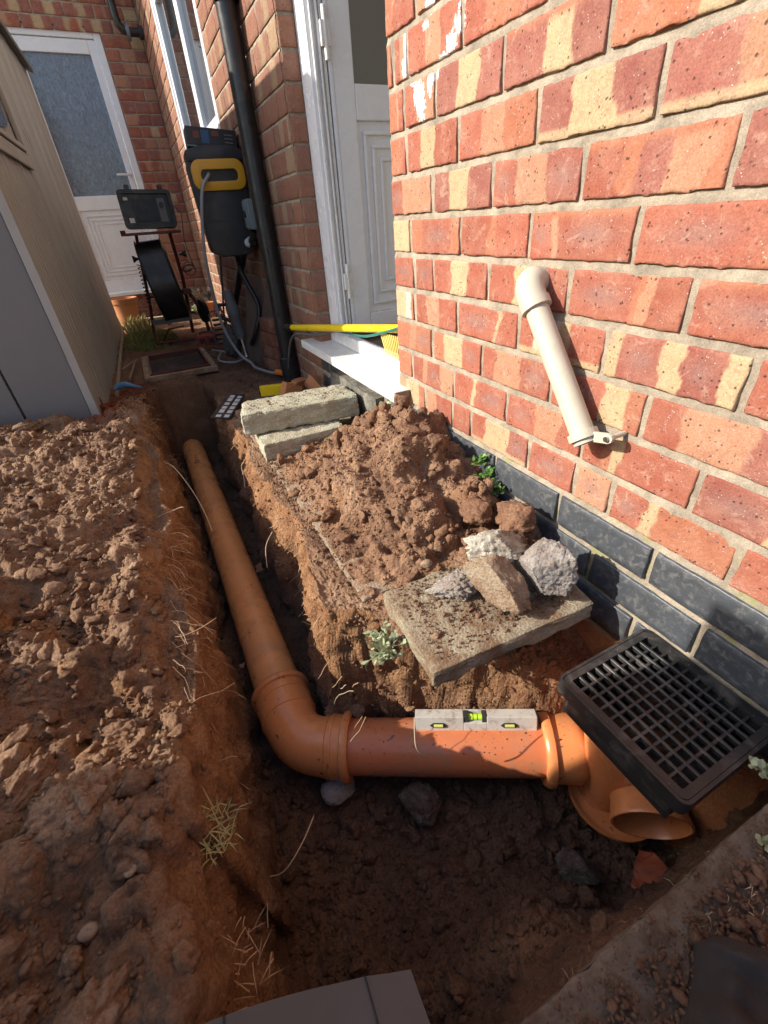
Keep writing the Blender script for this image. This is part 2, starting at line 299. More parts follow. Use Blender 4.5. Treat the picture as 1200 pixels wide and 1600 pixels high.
# ------------------------------------------------------------------ object helpers
def wloc(o):
    v = Vector((0, 0, 0))
    while o is not None: v += o.location; o = o.parent
    return v
def tag(o, label=None, cat=None, group=None, kind=None):
    if label: o['label'] = label
    if cat: o['category'] = cat
    if group: o['group'] = group
    if kind: o['kind'] = kind
    return o
def thing(name, loc, label, cat, group=None):
    o = bpy.data.objects.new(name, None); C.objects.link(o); o.location = loc
    o.empty_display_size = .05
    return tag(o, label, cat, group)
def frame(o, ux, uz=(0, 0, 1)):
    "4x4 with local x along ux, z near uz, origin o"
    x = Vector(ux).normalized(); z = Vector(uz); y = z.cross(x).normalized(); z = x.cross(y).normalized()
    m = Matrix((x, y, z)).transposed().to_4x4(); m.translation = Vector(o); return m
class MB:
    def __init__(s, M=None): s.v = []; s.f = []; s.M = M or Matrix.Identity(4)
    def add(s, vs, fs):
        n = len(s.v); s.v += [tuple(s.M @ Vector(v)) for v in vs]; s.f += [tuple(i + n for i in f) for f in fs]; return s
    def box(s, x0, x1, y0, y1, z0, z1, M=None):
        vs = [Vector((x, y, z)) for z in (z0, z1) for (x, y) in ((x0, y0), (x1, y0), (x1, y1), (x0, y1))]
        if M: vs = [M @ v for v in vs]
        return s.add(vs, [(3, 2, 1, 0), (4, 5, 6, 7), (0, 1, 5, 4), (1, 2, 6, 5), (2, 3, 7, 6), (3, 0, 4, 7)])
    def tube(s, pts, r, n=12, caps=True, closed=False):
        pts = [Vector(p) for p in pts]; k = len(pts)
        rs = r if isinstance(r, (list, tuple)) else [r] * k
        vs = []; nrm = None
        for i, p in enumerate(pts):
            a = pts[(i - 1) % k] if (i > 0 or closed) else p; b = pts[(i + 1) % k] if (i < k - 1 or closed) else p
            t = (b - a)
            t = t.normalized() if t.length > 1e-9 else Vector((0, 0, 1))
            if nrm is None:
                nrm = t.orthogonal().normalized()
            else:
                nrm = (nrm - t * nrm.dot(t))
                nrm = nrm.normalized() if nrm.length > 1e-6 else t.orthogonal().normalized()
            bn = t.cross(nrm)
            for j in range(n):
                an = 2 * math.pi * j / n; vs.append(p + (nrm * math.cos(an) + bn * math.sin(an)) * rs[i])
        fs = []
        for i in range(k if closed else k - 1):
            for j in range(n):
                fs.append((i * n + j, i * n + (j + 1) % n, ((i + 1) % k) * n + (j + 1) % n, ((i + 1) % k) * n + j))
        if caps and not closed:
            fs.append(tuple(range(n - 1, -1, -1))); fs.append(tuple(range((k - 1) * n, k * n)))
        return s.add(vs, fs)
    def lathe(s, o, ax, prof, n=48, closed=False):
        "profile = [(distance along axis, radius)]"
        o = Vector(o); ax = Vector(ax).normalized(); e = ax.orthogonal().normalized(); b = ax.cross(e)
        vs = [o + ax * d + (e * math.cos(2 * math.pi * j / n) + b * math.sin(2 * math.pi * j / n)) * r for d, r in prof for j in range(n)]
        k = len(prof); fs = [(i * n + j, i * n + (j + 1) % n, ((i + 1) % k) * n + (j + 1) % n, ((i + 1) % k) * n + j) for i in range(k if closed else k - 1) for j in range(n)]
        return s.add(vs, fs)
    def prism(s, poly, h0, h1, M=None):
        n = len(poly); vs = [Vector((x, y, h0)) for x, y in poly] + [Vector((x, y, h1)) for x, y in poly]
        if M: vs = [M @ v for v in vs]
        return s.add(vs, [tuple(range(n - 1, -1, -1)), tuple(range(n, 2 * n))] + [(i, (i + 1) % n, n + (i + 1) % n, n + i) for i in range(n)])
    def build(s, name, mat, parent=None, smooth=False, bevel=0, seg=2, label=None, disp=0, dsc=30, sub=0):
        me = bpy.data.meshes.new(name); L = wloc(parent) if parent else Vector((0, 0, 0))
        me.from_pydata([tuple(Vector(v) - L) for v in s.v], [], s.f)
        bm = bmesh.new(); bm.from_mesh(me)
        bmesh.ops.recalc_face_normals(bm, faces=bm.faces)
        if bevel: bmesh.ops.bevel(bm, geom=[e for e in bm.edges if len(e.link_faces) == 2 and e.calc_face_angle(0) > .5], offset=bevel, segments=seg, affect='EDGES', profile=.6, clamp_overlap=True)
        if sub: bmesh.ops.triangulate(bm, faces=[f for f in bm.faces if len(f.verts) > 4]); bmesh.ops.subdivide_edges(bm, edges=bm.edges[:], cuts=sub, use_grid_fill=True)
        if disp:
            bm.normal_update(); P = np.array([(v.co + L)[:] for v in bm.verts]) * dsc
            d = fbm(P[:, 0], P[:, 1], P[:, 2], 4, 5) * disp
            for v, q in zip(bm.verts, d): v.co += v.normal * float(q)
        bm.to_mesh(me); bm.free()
        me.materials.append(mat)
        if smooth: me.shade_smooth(); me.set_sharp_from_angle(angle=R(38))
        o = bpy.data.objects.new(name, me); C.objects.link(o)
        if parent: o.parent = parent
        if label: o['label'] = label
        return o
def np_mesh(name, V, F, mat, smooth=True, zone=None):
    me = bpy.data.meshes.new(name); n = F.shape[1]
    me.vertices.add(len(V)); me.vertices.foreach_set('co', np.ascontiguousarray(V, dtype=np.float32).ravel())
    me.loops.add(F.size); me.loops.foreach_set('vertex_index', np.ascontiguousarray(F, dtype=np.int32).ravel())
    me.polygons.add(len(F)); me.polygons.foreach_set('loop_start', np.arange(0, F.size, n, dtype=np.int32))
    me.update(calc_edges=True)
    if zone is not None:
        a = me.color_attributes.new('zone', 'FLOAT_COLOR', 'POINT')
        a.data.foreach_set('color', np.c_[zone, np.ones(len(zone))].astype(np.float32).ravel())
    if smooth: me.shade_smooth()
    me.materials.append(mat); me.validate()
    o = bpy.data.objects.new(name, me); C.objects.link(o); return o
def smooth_path(ps, n=6):
    out = []
    for i in range(len(ps) - 1):
        p0 = ps[max(i - 1, 0)]; p1 = ps[i]; p2 = ps[i + 1]; p3 = ps[min(i + 2, len(ps) - 1)]
        for k in range(n):
            t = k / n; out.append(.5 * ((2 * p1) + (p2 - p0) * t + (2 * p0 - 5 * p1 + 4 * p2 - p3) * t * t + (3 * p1 - p0 - 3 * p2 + p3) * t ** 3))
    return out + [ps[-1]]
def ico(sub):
    bm = bmesh.new(); bmesh.ops.create_icosphere(bm, subdivisions=sub, radius=1)
    V = np.array([v.co[:] for v in bm.verts]); F = np.array([[v.index for v in f.verts] for f in bm.faces]); bm.free(); return V, F

# ------------------------------------------------------------------ ground with the trench dug in it
def in_box(x, y, x0, x1, y0, y1):
    return np.minimum(np.minimum(x - x0, x1 - x), np.minimum(y - y0, y1 - y))
def base_h(x, y):
    z = -.165 + 0 * x
    xw = x + .045 * fbm(x * 6, y * 7, 0 * x + 4, 3, 13)
    left = sst(-.720, -.775, xw)
    sp = (sst(-.80, -1.35, x) * .055 + .022) * sst(1.15, .7, y) * left
    ridg = (1 - np.abs(vn(x * 5 + y * 3.2, y * 5.5 - x * 2, 1.3, 3))) * .050 + (1 - np.abs(vn(x * 11 + y * 4, y * 12 - x * 5, 2.3, 9))) * .026
    dip = np.exp(-((x + .93) / .11) ** 2 - ((y + .34) / .12) ** 2) * -.045
    rid = np.exp(-((y + .47 + (x + .85) * .9) / .035) ** 2) * .035 * sst(-1.1, -1.0, x) * sst(-.77, -.82, x)
    z = z + sp + left * (ridg - .03) * sst(1.3, .8, y) + dip + rid
    z = z - .095 * np.exp(-((x + .83) / .15) ** 2 - ((y + .54) / .12) ** 2)
    z = np.where(y > .85, np.minimum(z, -.12), z)
    z = z - .035 * sst(.9, 1.25, y) * sst(-1.0, -.8, x)
    # plinth of earth under the path
    pl = sst(-.48, -.44, x)
    z = z * (1 - pl) + pl * (-.178 - .04 * sst(.5, .9, y))
    # by the gully, ground falls from the slab
    g = sst(-.33, -.2, x) * sst(-.60, -.82, y) * sst(-1.1, -1.0, y)
    z = z - .12 * g
    z = np.where(y < -1.02, -.165 + .02 * vn(x * 9, y * 9, .5, 4) + .012, z)
    return z
def height(x, y):
    wob = .034 * fbm(x * 4, y * 5, 0 * x, 3, 11)
    b = base_h(x, y)
    # long trench
    bulge = .035 * sst(-.2, -.5, y) * sst(-.75, -.55, y)
    d1 = in_box(x, y, -.725, -.425 - bulge, -1.02, 1.37) + wob
    d2 = in_box(x, y, -.745, .09, -1.135 , -.80) + wob * 1.1
    f1 = sst(0, .055, d1)
    wid = .06 + .07 * sst(-1.0, -1.13, y) + .10 * sst(-.25, -.05, x)
    f2 = sst(0, 1, np.clip(d2 / wid, 0, 1))
    far = (-.575 - .588 * (x + .584)) + np.where(x < -.3, .135, .135 - .25 * np.clip(x + .3, 0, .3)) + .8 * wob
    f3 = sst(0, 1, np.clip((far - y) / .095, 0, 1)) * sst(.0, .03, x + .56) * sst(-1.135, -1.05, y)
    f2 = np.where((y > -1.0) & (x > -.56), np.minimum(f2 + f3, 1), f2)
    hole = np.maximum(f1, np.maximum(f2, f3))
    fl = -.565 + .022 * fbm(x * 9, y * 9, 0 * x, 3, 21) + .05 * sst(.2, 1.3, y) * 0 - .03 * sst(0, 1.3, y)
    fl = fl + .13 * np.exp(-((x + .36) / .13) ** 2 - ((y + 1.06) / .08) ** 2) + .06 * np.exp(-((x + .66) / .12) ** 2 - ((y + 1.02) / .10) ** 2)
    fl = fl - .02 * np.exp(-((x + .1) / .12) ** 2 - ((y + .98) / .1) ** 2)
    return b * (1 - hole) + fl * hole, hole, b
def terrain(name, xs, ys, disp=True):
    X, Y = np.meshgrid(xs, ys); nx, ny = len(xs), len(ys)
    Z, hole, b = height(X, Y)
    P = np.stack([X, Y, Z], -1)
    dx = np.gradient(P, axis=1); dy = np.gradient(P, axis=0)
    N = np.cross(dx, dy); N /= np.linalg.norm(N, axis=-1, keepdims=True)
    steep = 1 - N[..., 2]
    if disp:
        x, y, z = X, Y, Z
        rough = .8 + 1.6 * sst(-.74, -.79, X) * (1 - hole) + .5 * hole
        d = billow(x * 20, y * 20, z * 20, 2, 40) * .008 * rough + (fbm(x * 60, y * 60, z * 60, 3, 50) * .0062 * rough + billow(x * 120, y * 120, z * 120, 2, 60) * .0026) * (1 - .85 * sst(.25, .6, steep)) + .019 * fbm(x * 11, y * 11, z * 15, 4, 71) * sst(.25, .7, steep) + .007 * billow(x * 26, y * 26, z * 26, 1, 75) * sst(.25, .7, steep)
        P = P + N * d[..., None]
        P[..., 0] = np.minimum(P[..., 0], .03)
    Zf = P[..., 2]
    sub = np.clip(sst(.12, .5, steep) * sst(-.50, -.30, Zf) * 1.0, 0, 1)
    band = sst(-.80, -.745, X + .05 * fbm(X * 8, Y * 9, Zf * 8, 3, 15)) * sst(-.60, -.66, X) * sst(-.56, -.35, Zf) * sst(-.165, -.21, Zf) * sst(1.0, .6, Y) * (.35 + .65 * sst(-.70, -.50, Y))
    sub = np.maximum(sub, band * (.55 + .45 * vn(X * 9, Y * 9, Zf * 9, 8)))
    gl = sst(-.34, -.2, X) * sst(-.62, -.72, Y) * sst(-.48, -.35, Zf) * sst(-1.02, -.97, Y)
    sub = np.maximum(sub, gl)
    dark_soil = np.clip(hole * sst(-.38, -.52, Zf) + .75 * sst(.95, 1.2, Y) * sst(3.2, 2.6, Y) * (1 - hole) + .55 * sst(-1.0, -1.06, Y) + .25 * sst(-.60, -.85, Y), 0, 1)  # darker soil tone on pit floor, passage, near rim and left foreground
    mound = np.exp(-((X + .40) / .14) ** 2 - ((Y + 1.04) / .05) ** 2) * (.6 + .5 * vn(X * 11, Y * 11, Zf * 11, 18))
    sub = np.clip(sub * (1 - dark_soil * .5) + .8 * mound, 0, 1); dark_soil = dark_soil * (1 - .8 * np.clip(mound, 0, 1))
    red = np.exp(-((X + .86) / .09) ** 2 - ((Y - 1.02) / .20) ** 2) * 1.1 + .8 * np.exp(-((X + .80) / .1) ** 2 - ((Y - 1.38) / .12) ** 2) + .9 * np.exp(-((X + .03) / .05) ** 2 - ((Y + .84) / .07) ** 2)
    zone = np.stack([sub, dark_soil, np.clip(red, 0, 1)], -1).reshape(-1, 3)
    idx = np.arange(nx * ny).reshape(ny, nx)
    F = np.stack([idx[:-1, :-1], idx[:-1, 1:], idx[1:, 1:], idx[1:, :-1]], -1).reshape(-1, 4)
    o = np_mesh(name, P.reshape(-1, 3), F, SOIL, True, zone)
    return o, P, zone.reshape(ny, nx, 3)
xs = np.concatenate([np.arange(-1.62, -1.26, .009), np.arange(-1.26, -.75, .0042), np.arange(-.75, -.655, .0014), np.arange(-.655, -.50, .0042), np.arange(-.50, -.40, .0015), np.arange(-.40, .034, .005)])
ys = np.concatenate([np.arange(-1.62, -1.16, .008), np.arange(-1.16, -.80, .0045), np.arange(-.80, -.46, .0030), np.arange(-.46, .10, .0045), np.arange(.10, .9, .0065), np.arange(.9, 1.56, .010)])
ground, GP, GZ = terrain('ground', xs, ys)
tag(ground, 'bare brown soil with the dug drain trench and its orange banks', kind='structure')
del ground['label']
xf = np.arange(-1.62, .035, .015); yf = np.arange(1.545, 4.02, .015)
gf, GP2, _z = terrain('rear_ground', xf, yf); gf['kind'] = 'structure'
# the garden ground beyond, a ring of coarse soil and turf reaching the horizon
m = MB(); B = 60
for (x0, x1, y0, y1) in ((-B, -1.6, -B, B), (-1.6, B, -B, -1.6), (-1.6, B, 4.0, B), (.03, B, -1.6, 4.0)):
    m.add([(x0, y0, -.19), (x1, y0, -.19), (x1, y1, -.19), (x0, y1, -.19)], [(0, 1, 2, 3)])
og = m.build('garden_ground', simple('garden_soil', (.17, .12, .07), .95, .3, 3), None); og['kind'] = 'structure'

def surf_z(x, y):
    h, _, _ = height(np.array([float(x)]), np.array([float(y)])); return float(h[0])

# loose clods: many small lumps strewn over the soil (stuff), joined
CL = []
for k in range(12):
    V, F = ico(3 if k < 4 else (2 if k < 8 else 1))
    Vn = V.copy(); r_ = np.random.default_rng(k)
    for q in range(6):
        nn = r_.normal(size=3); nn /= np.linalg.norm(nn); ss = Vn @ nn; Vn = Vn - np.outer(np.maximum(ss - r_.uniform(.45, .8), 0), nn)
    Vn = Vn * (1 + .34 * billow(V[:, 0] * 1.9 + k * 7, V[:, 1] * 1.9, V[:, 2] * 1.9, 3, k)[:, None] + .22 * fbm(V[:, 0] * 4, V[:, 1] * 4, V[:, 2] * 4 + k, 3, k)[:, None])
    Vn = Vn * np.array([1.15, .95, .75]); CL.append((Vn, F))
rng = np.random.default_rng(11)
def scatter(name, P, size_fn, n, zone, hi=.12, label=None, cat=None, keep=None):
    Vs = []; Fs = []; Zs = []; off = 0; cnt = 0
    ids = rng.permutation(len(P))
    for i in ids:
        if cnt >= n: break
        p = P[i]
        if keep is not None and not keep(p): continue
        s = size_fn(p)
        if s <= 0: continue
        V, F = CL[rng.integers(0, 4) if s > .010 else (rng.integers(4, 8) if s > .0045 else rng.integers(8, 12))]
        A = np.array(Euler(rng.uniform(0, 6.28, 3)).to_matrix())
        W = (V * s * rng.uniform(.8, 1.25, 3)) @ A.T * np.array([1, 1, .85]) + p + np.array([0, 0, s * .25])
        Vs.append(W); Fs.append(F + off); off += len(V); Zs.append(np.repeat(zone[i][None], len(V), 0)); cnt += 1
    o = np_mesh(name, np.concatenate(Vs), np.concatenate(Fs), SOIL, True, np.concatenate(Zs))
    o['kind'] = 'stuff'
    if label: o['label'] = label
    if cat: o['category'] = cat
    return o
gp = GP.reshape(-1, 3); gz = GZ.reshape(-1, 3)
dens = np.ones(len(gp))
area = np.repeat(np.gradient(ys)[:, None], len(xs), 1) * np.repeat(np.gradient(xs)[None], len(ys), 0)
wgt = area.ravel() * np.where(gp[:, 0] < -.78, 1.3, np.where(gp[:, 2] > -.3, .9, 1.6)) * np.where(gp[:, 1] > 1.0, .4, 1) * np.where(gp[:, 0] > -.02, 0, 1)
wgt *= np.where((gp[:, 2] < -.5) & (gp[:, 1] > -.5), .35, 1)
pick = rng.choice(len(gp), 11000, replace=False, p=wgt / wgt.sum())
def sz(p):
    r = rng.random()
    if p[1] > -1.0 and p[2] > -.5 and p[0] > -.76 and p[0] < -.45: return rng.uniform(.0015, .004)
    return rng.uniform(.0018, .0048) if r < .86 else (rng.uniform(.0048, .0095) if r < .975 else rng.uniform(.0105, .021))
scatter('loose_clods', gp[pick], sz, 11000, gz[pick], label='crumbled brown clods strewn over the soil and trench floor', cat='soil')

wl = area.ravel() * ((gp[:, 0] < -.745) & (gp[:, 0] > -1.3) & (gp[:, 1] < .95)) * np.where(gp[:, 1] < -.1, 2.0, 1.0)
wl = wl * (.15 + np.clip(vn(gp[:, 0] * 9, gp[:, 1] * 9, 0 * gp[:, 0], 33) + .3, 0, 1))
pl_ = rng.choice(len(gp), 8000, replace=False, p=wl / wl.sum())
scatter('spoil_clods', gp[pl_], lambda p: rng.uniform(.0016, .0045) if rng.random() < .80 else (rng.uniform(.0045, .0095) if rng.random() < .86 else rng.uniform(.0105, .018)), 8000, gz[pl_], label='crumbly clods heaped over the left spoil bank', cat='soil')
wl = area.ravel() * ((gp[:, 2] < -.42) & (gp[:, 1] < -.5))
pl_ = rng.choice(len(gp), 2600, replace=False, p=wl / wl.sum())
scatter('pit_clods', gp[pl_], lambda p: rng.uniform(.0018, .0048) if rng.random() < .82 else (rng.uniform(.0048, .0095) if rng.random() < .8 else rng.uniform(.0105, .022)), 2600, gz[pl_], label='dark clods on the floor of the gully pit', cat='soil')

wl = area.ravel() * (gp[:, 2] < -.20) * (gp[:, 2] > -.50) * (gp[:, 0] > -.52) * (gp[:, 0] < -.04) * (gp[:, 1] > -.86) * (gp[:, 1] < .9)
wl2 = area.ravel() * (gp[:, 2] < -.19) * (gp[:, 2] > -.50) * (gp[:, 0] < -.64)
pl_ = np.concatenate([rng.choice(len(gp), 3600, replace=False, p=wl / wl.sum()), rng.choice(len(gp), 2200, replace=False, p=wl2 / wl2.sum())])
scatter('bank_crumbs', gp[pl_], lambda p: rng.uniform(.0012, .0040) if rng.random() < .90 else rng.uniform(.0045, .009), 5800, gz[pl_], label='crumbs and small clods clinging to the trench banks', cat='soil')

# ------------------------------------------------------------------ brickwork
PAL = {'R': (.325, .105, .070), 'O': (.37, .145, .085), 'P': (.42, .225, .145), 'Y': (.48, .38, .235), 'D': (.275, .092, .072), 'W': (.62, .55, .48)}
GREY = np.array((.24, .16, .155))
BCACHE = {}
def brick_mesh(w, h, depth, bands, seed, nu=26, nv=8, amp=.0009, dark=1.0, soft=.012):
    rg = random.Random(seed)
    us = sorted(set([0, .0014 / w, .5, 1 - .0014 / w, 1] + [i / nu for i in range(1, nu)])); vs_ = sorted(set([0, .0014 / h, 1 - .0014 / h, 1] + [j / nv for j in range(1, nv)]))
    U, Vv = np.meshgrid(us, vs_)
    x = U * w; z = Vv * h
    edge = np.minimum(np.minimum(x, w - x), np.minimum(z, h - z))
    y = .0013 * np.exp(-edge / .0006) + amp * (fbm(x * 45, z * 45, seed * 1.7 + 0 * x, 3, seed % 50) + .7 * vn(x * 12, z * 12, seed * 3.1 + 0 * x, 3))
    jag = .0011 * vn(x * 90, z * 90, seed + 0 * x, 7)
    x = x + np.where((U < .001) | (U > .999), jag, 0); z = z + np.where((Vv < .001) | (Vv > .999), jag * 1.1, 0)
    # colour bands
    tot = sum(b[1] for b in bands); e = 0; col = np.zeros(U.shape + (3,)); g = np.zeros(U.shape)
    uu = U + .022 * vn(x * 60, z * 60, seed + 0 * x, 9) + .03 * vn(x * 14, z * 20, seed + 0 * x, 19) + (z / h - .5) * rg.uniform(-.03, .03)
    for i, (k, wd) in enumerate(bands):
        a = e / tot; e += wd; b = e / tot
        c = np.array(PAL[k[0]]) * rg.uniform(.9, 1.1)
        sel = sst(a - soft, a + soft, uu) * sst(b + soft, b - soft, uu) if 0 < i < len(bands) - 1 else (sst(b + soft, b - soft, uu) if i == 0 and len(bands) > 1 else (sst(a - soft, a + soft, uu) if len(bands) > 1 else np.ones(U.shape)))
        col += sel[..., None] * c; 
        if 'g' in k:
            cx = (a + b) / 2; g = np.maximum(g, sel * np.exp(-(((uu - cx) / ((b - a) * .33)) ** 2 + ((Vv - .52) / .24) ** 2)) * rg.uniform(.75, 1))
        if k == 'D': g = np.maximum(g, sel * .18)
        g_s = col
        wsum = sel if i == 0 else wsum + sel
    col /= np.maximum(wsum, .01)[..., None]
    st = rg.random()
    if st < .10: col = col * (1 - sst(.2, .12, Vv)[..., None]) + np.array(PAL['Y']) * .95 * sst(.2, .12, Vv)[..., None]
    elif st < .22: col = col * (1 - sst(.82, .9, Vv)[..., None]) + np.array(PAL['O']) * sst(.82, .9, Vv)[..., None]
    col = col * (1 - g[..., None] * .8) + GREY * g[..., None] * .8
    col *= dark
    ny, nx = U.shape
    V = np.stack([x, y, z], -1).reshape(-1, 3); idx = np.arange(nx * ny).reshape(ny, nx)
    F = [tuple(int(q) for q in f) for f in np.stack([idx[:-1, :-1], idx[:-1, 1:], idx[1:, 1:], idx[1:, :-1]], -1).reshape(-1, 4)]
    n0 = len(V)
    V = np.concatenate([V, [(0, depth, 0), (w, depth, 0), (w, depth, h), (0, depth, h)]])
    bot = [int(q) for q in idx[0]]; top = [int(q) for q in idx[-1]]; lef = [int(q) for q in idx[:, 0]]; rig = [int(q) for q in idx[:, -1]]
    F += [tuple(bot[::-1] + [n0, n0 + 1]), tuple(top + [n0 + 2, n0 + 3]), tuple(lef + [n0 + 3, n0]), tuple(rig[::-1] + [n0 + 1, n0 + 2]), (n0, n0 + 3, n0 + 2, n0 + 1)]
    me = bpy.data.meshes.new('brick'); me.from_pydata([tuple(v) for v in V], [], F)
    cc = np.concatenate([col.reshape(-1, 3), np.tile(np.array(PAL['R']) * dark, (4, 1))])
    a = me.color_attributes.new('col', 'FLOAT_COLOR', 'POINT'); a.data.foreach_set('color', np.c_[cc, np.ones(len(cc))].astype(np.float32).ravel())
    me.shade_smooth(); me.set_sharp_from_angle(angle=R(60))
    return me
def rand_bands(rg):
    o = rg.choice([[('D', .3), ('Y', .3), ('D', .4)], [('Rg', .6), ('P', .1), ('R', .3)], [('R', .35), ('O', .15), ('R', .5)], [('R', .25), ('P', .4), ('R', .35)], [('Y', .12), ('R', .3), ('Y', .2), ('Dg', .38)],
                   [('R', .3), ('Y', .35), ('R', .35)], [('P', .4), ('D', .6)], [('R', 1)], [('Rg', 1)], [('O', .3), ('R', .7)], [('D', .5), ('P', .5)], [('P', .2), ('R', .3), ('P', .2), ('R', .3)]])
    return o if rg.random() < .5 else o[::-1]
def bands(sx):
    out = []
    for tok in sx.split():
        k = tok.rstrip('0123456789.'); v = tok[len(k):]; out.append((k, float(v or 1)))
    return out
ROWS = {  # per course: brick ends along Y and the colour bands seen on them, left to right
 11: ([0, -.19, -.38, -.575], ['P.3 R.3 R.4', 'R.4 P.3 R.3', 'R1']),
 10: ([0, -.12, -.30, -.49], ['O.3 R.7', 'P.4 R.6', 'R.4 P.2 R.4']),
 9: ([0, -.028, -.085, -.268, -.465, -.66], ['O.5 P.2 R.3', 'R.5 P.5', 'R.35 P.3 R.35', 'R.3 O.4 R.3', 'R.3 P.7']),
 8: ([0, -.070, -.188, -.381, -.578, -.77, -.96], ['O.6 P.1 R.3', 'R.4 P.6', 'D.35 Y.33 D.32', 'D.42 Y.30 D.28', 'O.6 Y.35 D.05', 'D.4 P.6']),
 7: ([0, -.076, -.266, -.468, -.666, -.86, -1.05], ['O.7 R.3', 'R.3 Y.3 R.4', 'R.3 P.35 O.35', 'D.35 Y.35 D.3', 'D.45 P.55', 'R1']),
 6: ([0, -.18, -.372, -.570, -.773, -.97], ['Rg.3 P.4 P.3', 'D.3 Y.35 D.35', 'Rg.3 P.35 Dg.35', 'R.28 O.14 D.22 P.26 O.1', 'D1']),
 5: ([0, -.085, -.281, -.477, -.676, -.87, -1.07], ['Y1', 'O.25 Rg.6 O.15', 'R.45 O.1 R.45', 'Rg.22 P.06 Rg.72', 'Rg.8 O.05 Rg.15', 'Rg1']),
 4: ([0, -.100, -.182, -.377, -.577, -.772, -.97], ['Rg1', 'Rg1', 'R.35 Y.3 R.35', 'R.38 Y.3 R.32', 'Rg.62 O.06 P.1 R.22', 'Rg1']),
 3: ([0, -.099, -.279, -.473, -.666, -.867, -1.06], ['Y.6 W.3 O.1', 'R.3 P.32 R.38', 'Rg.66 Y.06 R.28', 'R.2 W.3 Y.15 R.35', 'Y.1 Dg.34 Y.17 Dg.28 Y.11', 'R1']),
 2: ([0, -.180, -.372, -.571, -.755, -.95], ['O.4 P.2 Og.4', 'O.25 Y.42 Rg.33', 'R.2 P.38 Rg.42', 'Rg.6 Y.25 O.15', 'R.3 P.45 D.25']),
 1: ([0, -.080, -.274, -.463, -.660, -.856, -1.05], ['O1', 'R.27 P.1 Rg.35 P.28', 'R.38 Y.07 Rg.55', 'Rg.42 P.32 R.26', 'R.2 O.1 Y.1 R.6', 'Dg.5 Y.5']),
 0: ([0, -.148, -.272, -.348, -.540, -.660, -.736, -.934, -1.13], ['P.3 Y.5 O.2', 'P.4 R.6', 'R1', 'R.25 Y.43 Dg.32', 'Rg1', 'Pg1', 'Rg.3 Y.1 O.6', 'R1']),
 -1: ([0, -.058, -.25, -.446, -.637, -.834, -1.03], []), -2: ([0, -.15, -.345, -.54, -.731, -.935, -1.13], []), -3: ([0, -.06, -.25, -.446, -.64, -.84, -1.03], [])}
def mortar_sheet(name, y0, y1, z0, z1, parent, axis='X', at_=0.0, skip=None, step=.02, depth=.0075):
    "one sheet of pointing behind the bricks; axis X = wall plane at X=at_ facing -X, axis Y = plane at Y=at_ facing -Y"
    us = np.arange(y0, y1 + step * .5, step); zs = []
    k = math.floor(z0 / .075)
    while k * .075 < z1:
        zs += [k * .075 - .0055, k * .075 - .0018, k * .075 + .0022, k * .075 + .0058, k * .075 + .035]; k += 1
    zs = np.array([z for z in zs if z0 <= z <= z1]); ph = ((zs + .0055) % .075) / .0113
    U, Z = np.meshgrid(us, zs); PH = np.repeat(ph[:, None], len(us), 1)
    rec = np.where(PH < 1.02, .0002 + .0042 * np.clip(PH, 0, 1), .0022) + .0016 * fbm(U * 60, Z * 60, 0 * U, 3, 77) + .0012
    if axis == 'X': V = np.stack([at_ + rec, U, Z], -1)
    else: V = np.stack([U, at_ + rec, Z], -1)
    ny, nx = U.shape; idx = np.arange(nx * ny).reshape(ny, nx)
    F = np.stack([idx[:-1, :-1], idx[:-1, 1:], idx[1:, 1:], idx[1:, :-1]], -1).reshape(-1, 4)
    if skip is not None:
        cu = (U[:-1, :-1] + U[1:, 1:]).ravel() / 2; cz = (Z[:-1, :-1] + Z[1:, 1:]).ravel() / 2
        F = F[~skip(cu, cz)]
    if axis == 'X': F = F[:, ::-1]
    L = wloc(parent); o = np_mesh(name, V.reshape(-1, 3) - np.array(L), F, MORTAR, True); o.parent = parent
    return o
nw = thing('brick_wall', (0, -.8, -.2), 'sunlit red and yellow banded brick house wall beside the gully with blue plinth', 'brick wall')
wallmats = []
for k in range(-3, 18):
    z0 = k * .075 + .0062; h = .0628
    if k in ROWS: ends, bs = list(ROWS[k][0]), ROWS[k][1]
    else: ends, bs = [0, -.095 if k % 2 else -.19], []
    rg = random.Random(100 + k)
    while ends[-1] > -1.75: ends.append(ends[-1] - .197)
    for i in range(len(ends) - 1):
        a, b = ends[i], ends[i + 1]; w = a - b - .0105
        ww = .009 if i else .004
        bl = k < 0
        if bl:
            me = brick_mesh(w, h, .09, [('R', 1)], 900 + k * 31 + i, 14, 5, .0012); me.materials.append(BLUEB)
        else:
            bd = bands(bs[i]) if i < len(bs) else rand_bands(rg)
            me = brick_mesh(w, h, .09, bd, 500 + k * 37 + i, int(w / .0032), 14, soft=.012 if (k * 7 + i) % 3 == 0 else .005); me.materials.append(BRICK)
        o = bpy.data.objects.new('brick', me); C.objects.link(o); o.parent = nw
        o.rotation_euler = (rg.uniform(-.006, .006), 0, R(-90) + rg.uniform(-.004, .004))
        o.location = Vector((rg.uniform(-.0008, .0008) - (.004 if bl else 0), a - .00525 * (1 if i else 0), z0 + rg.uniform(-.0006, .0006))) - nw.location
        if bl and i == 0: o['label'] = 'blue-black plinth brick'
mortar_sheet('pointing', -1.75, -.002, -.235, 1.27, nw, step=.012)
MB().box(.015, .25, -1.75, -.002, -.7, 1.27).build('wall_core', MORTAR, nw)
FB = MB().box(-.012, .02, -1.75, .9, -.75, -.226).build('footing', FOOT, nw, label='rough orange footing below the plinth', sub=6, disp=.006, dsc=25)

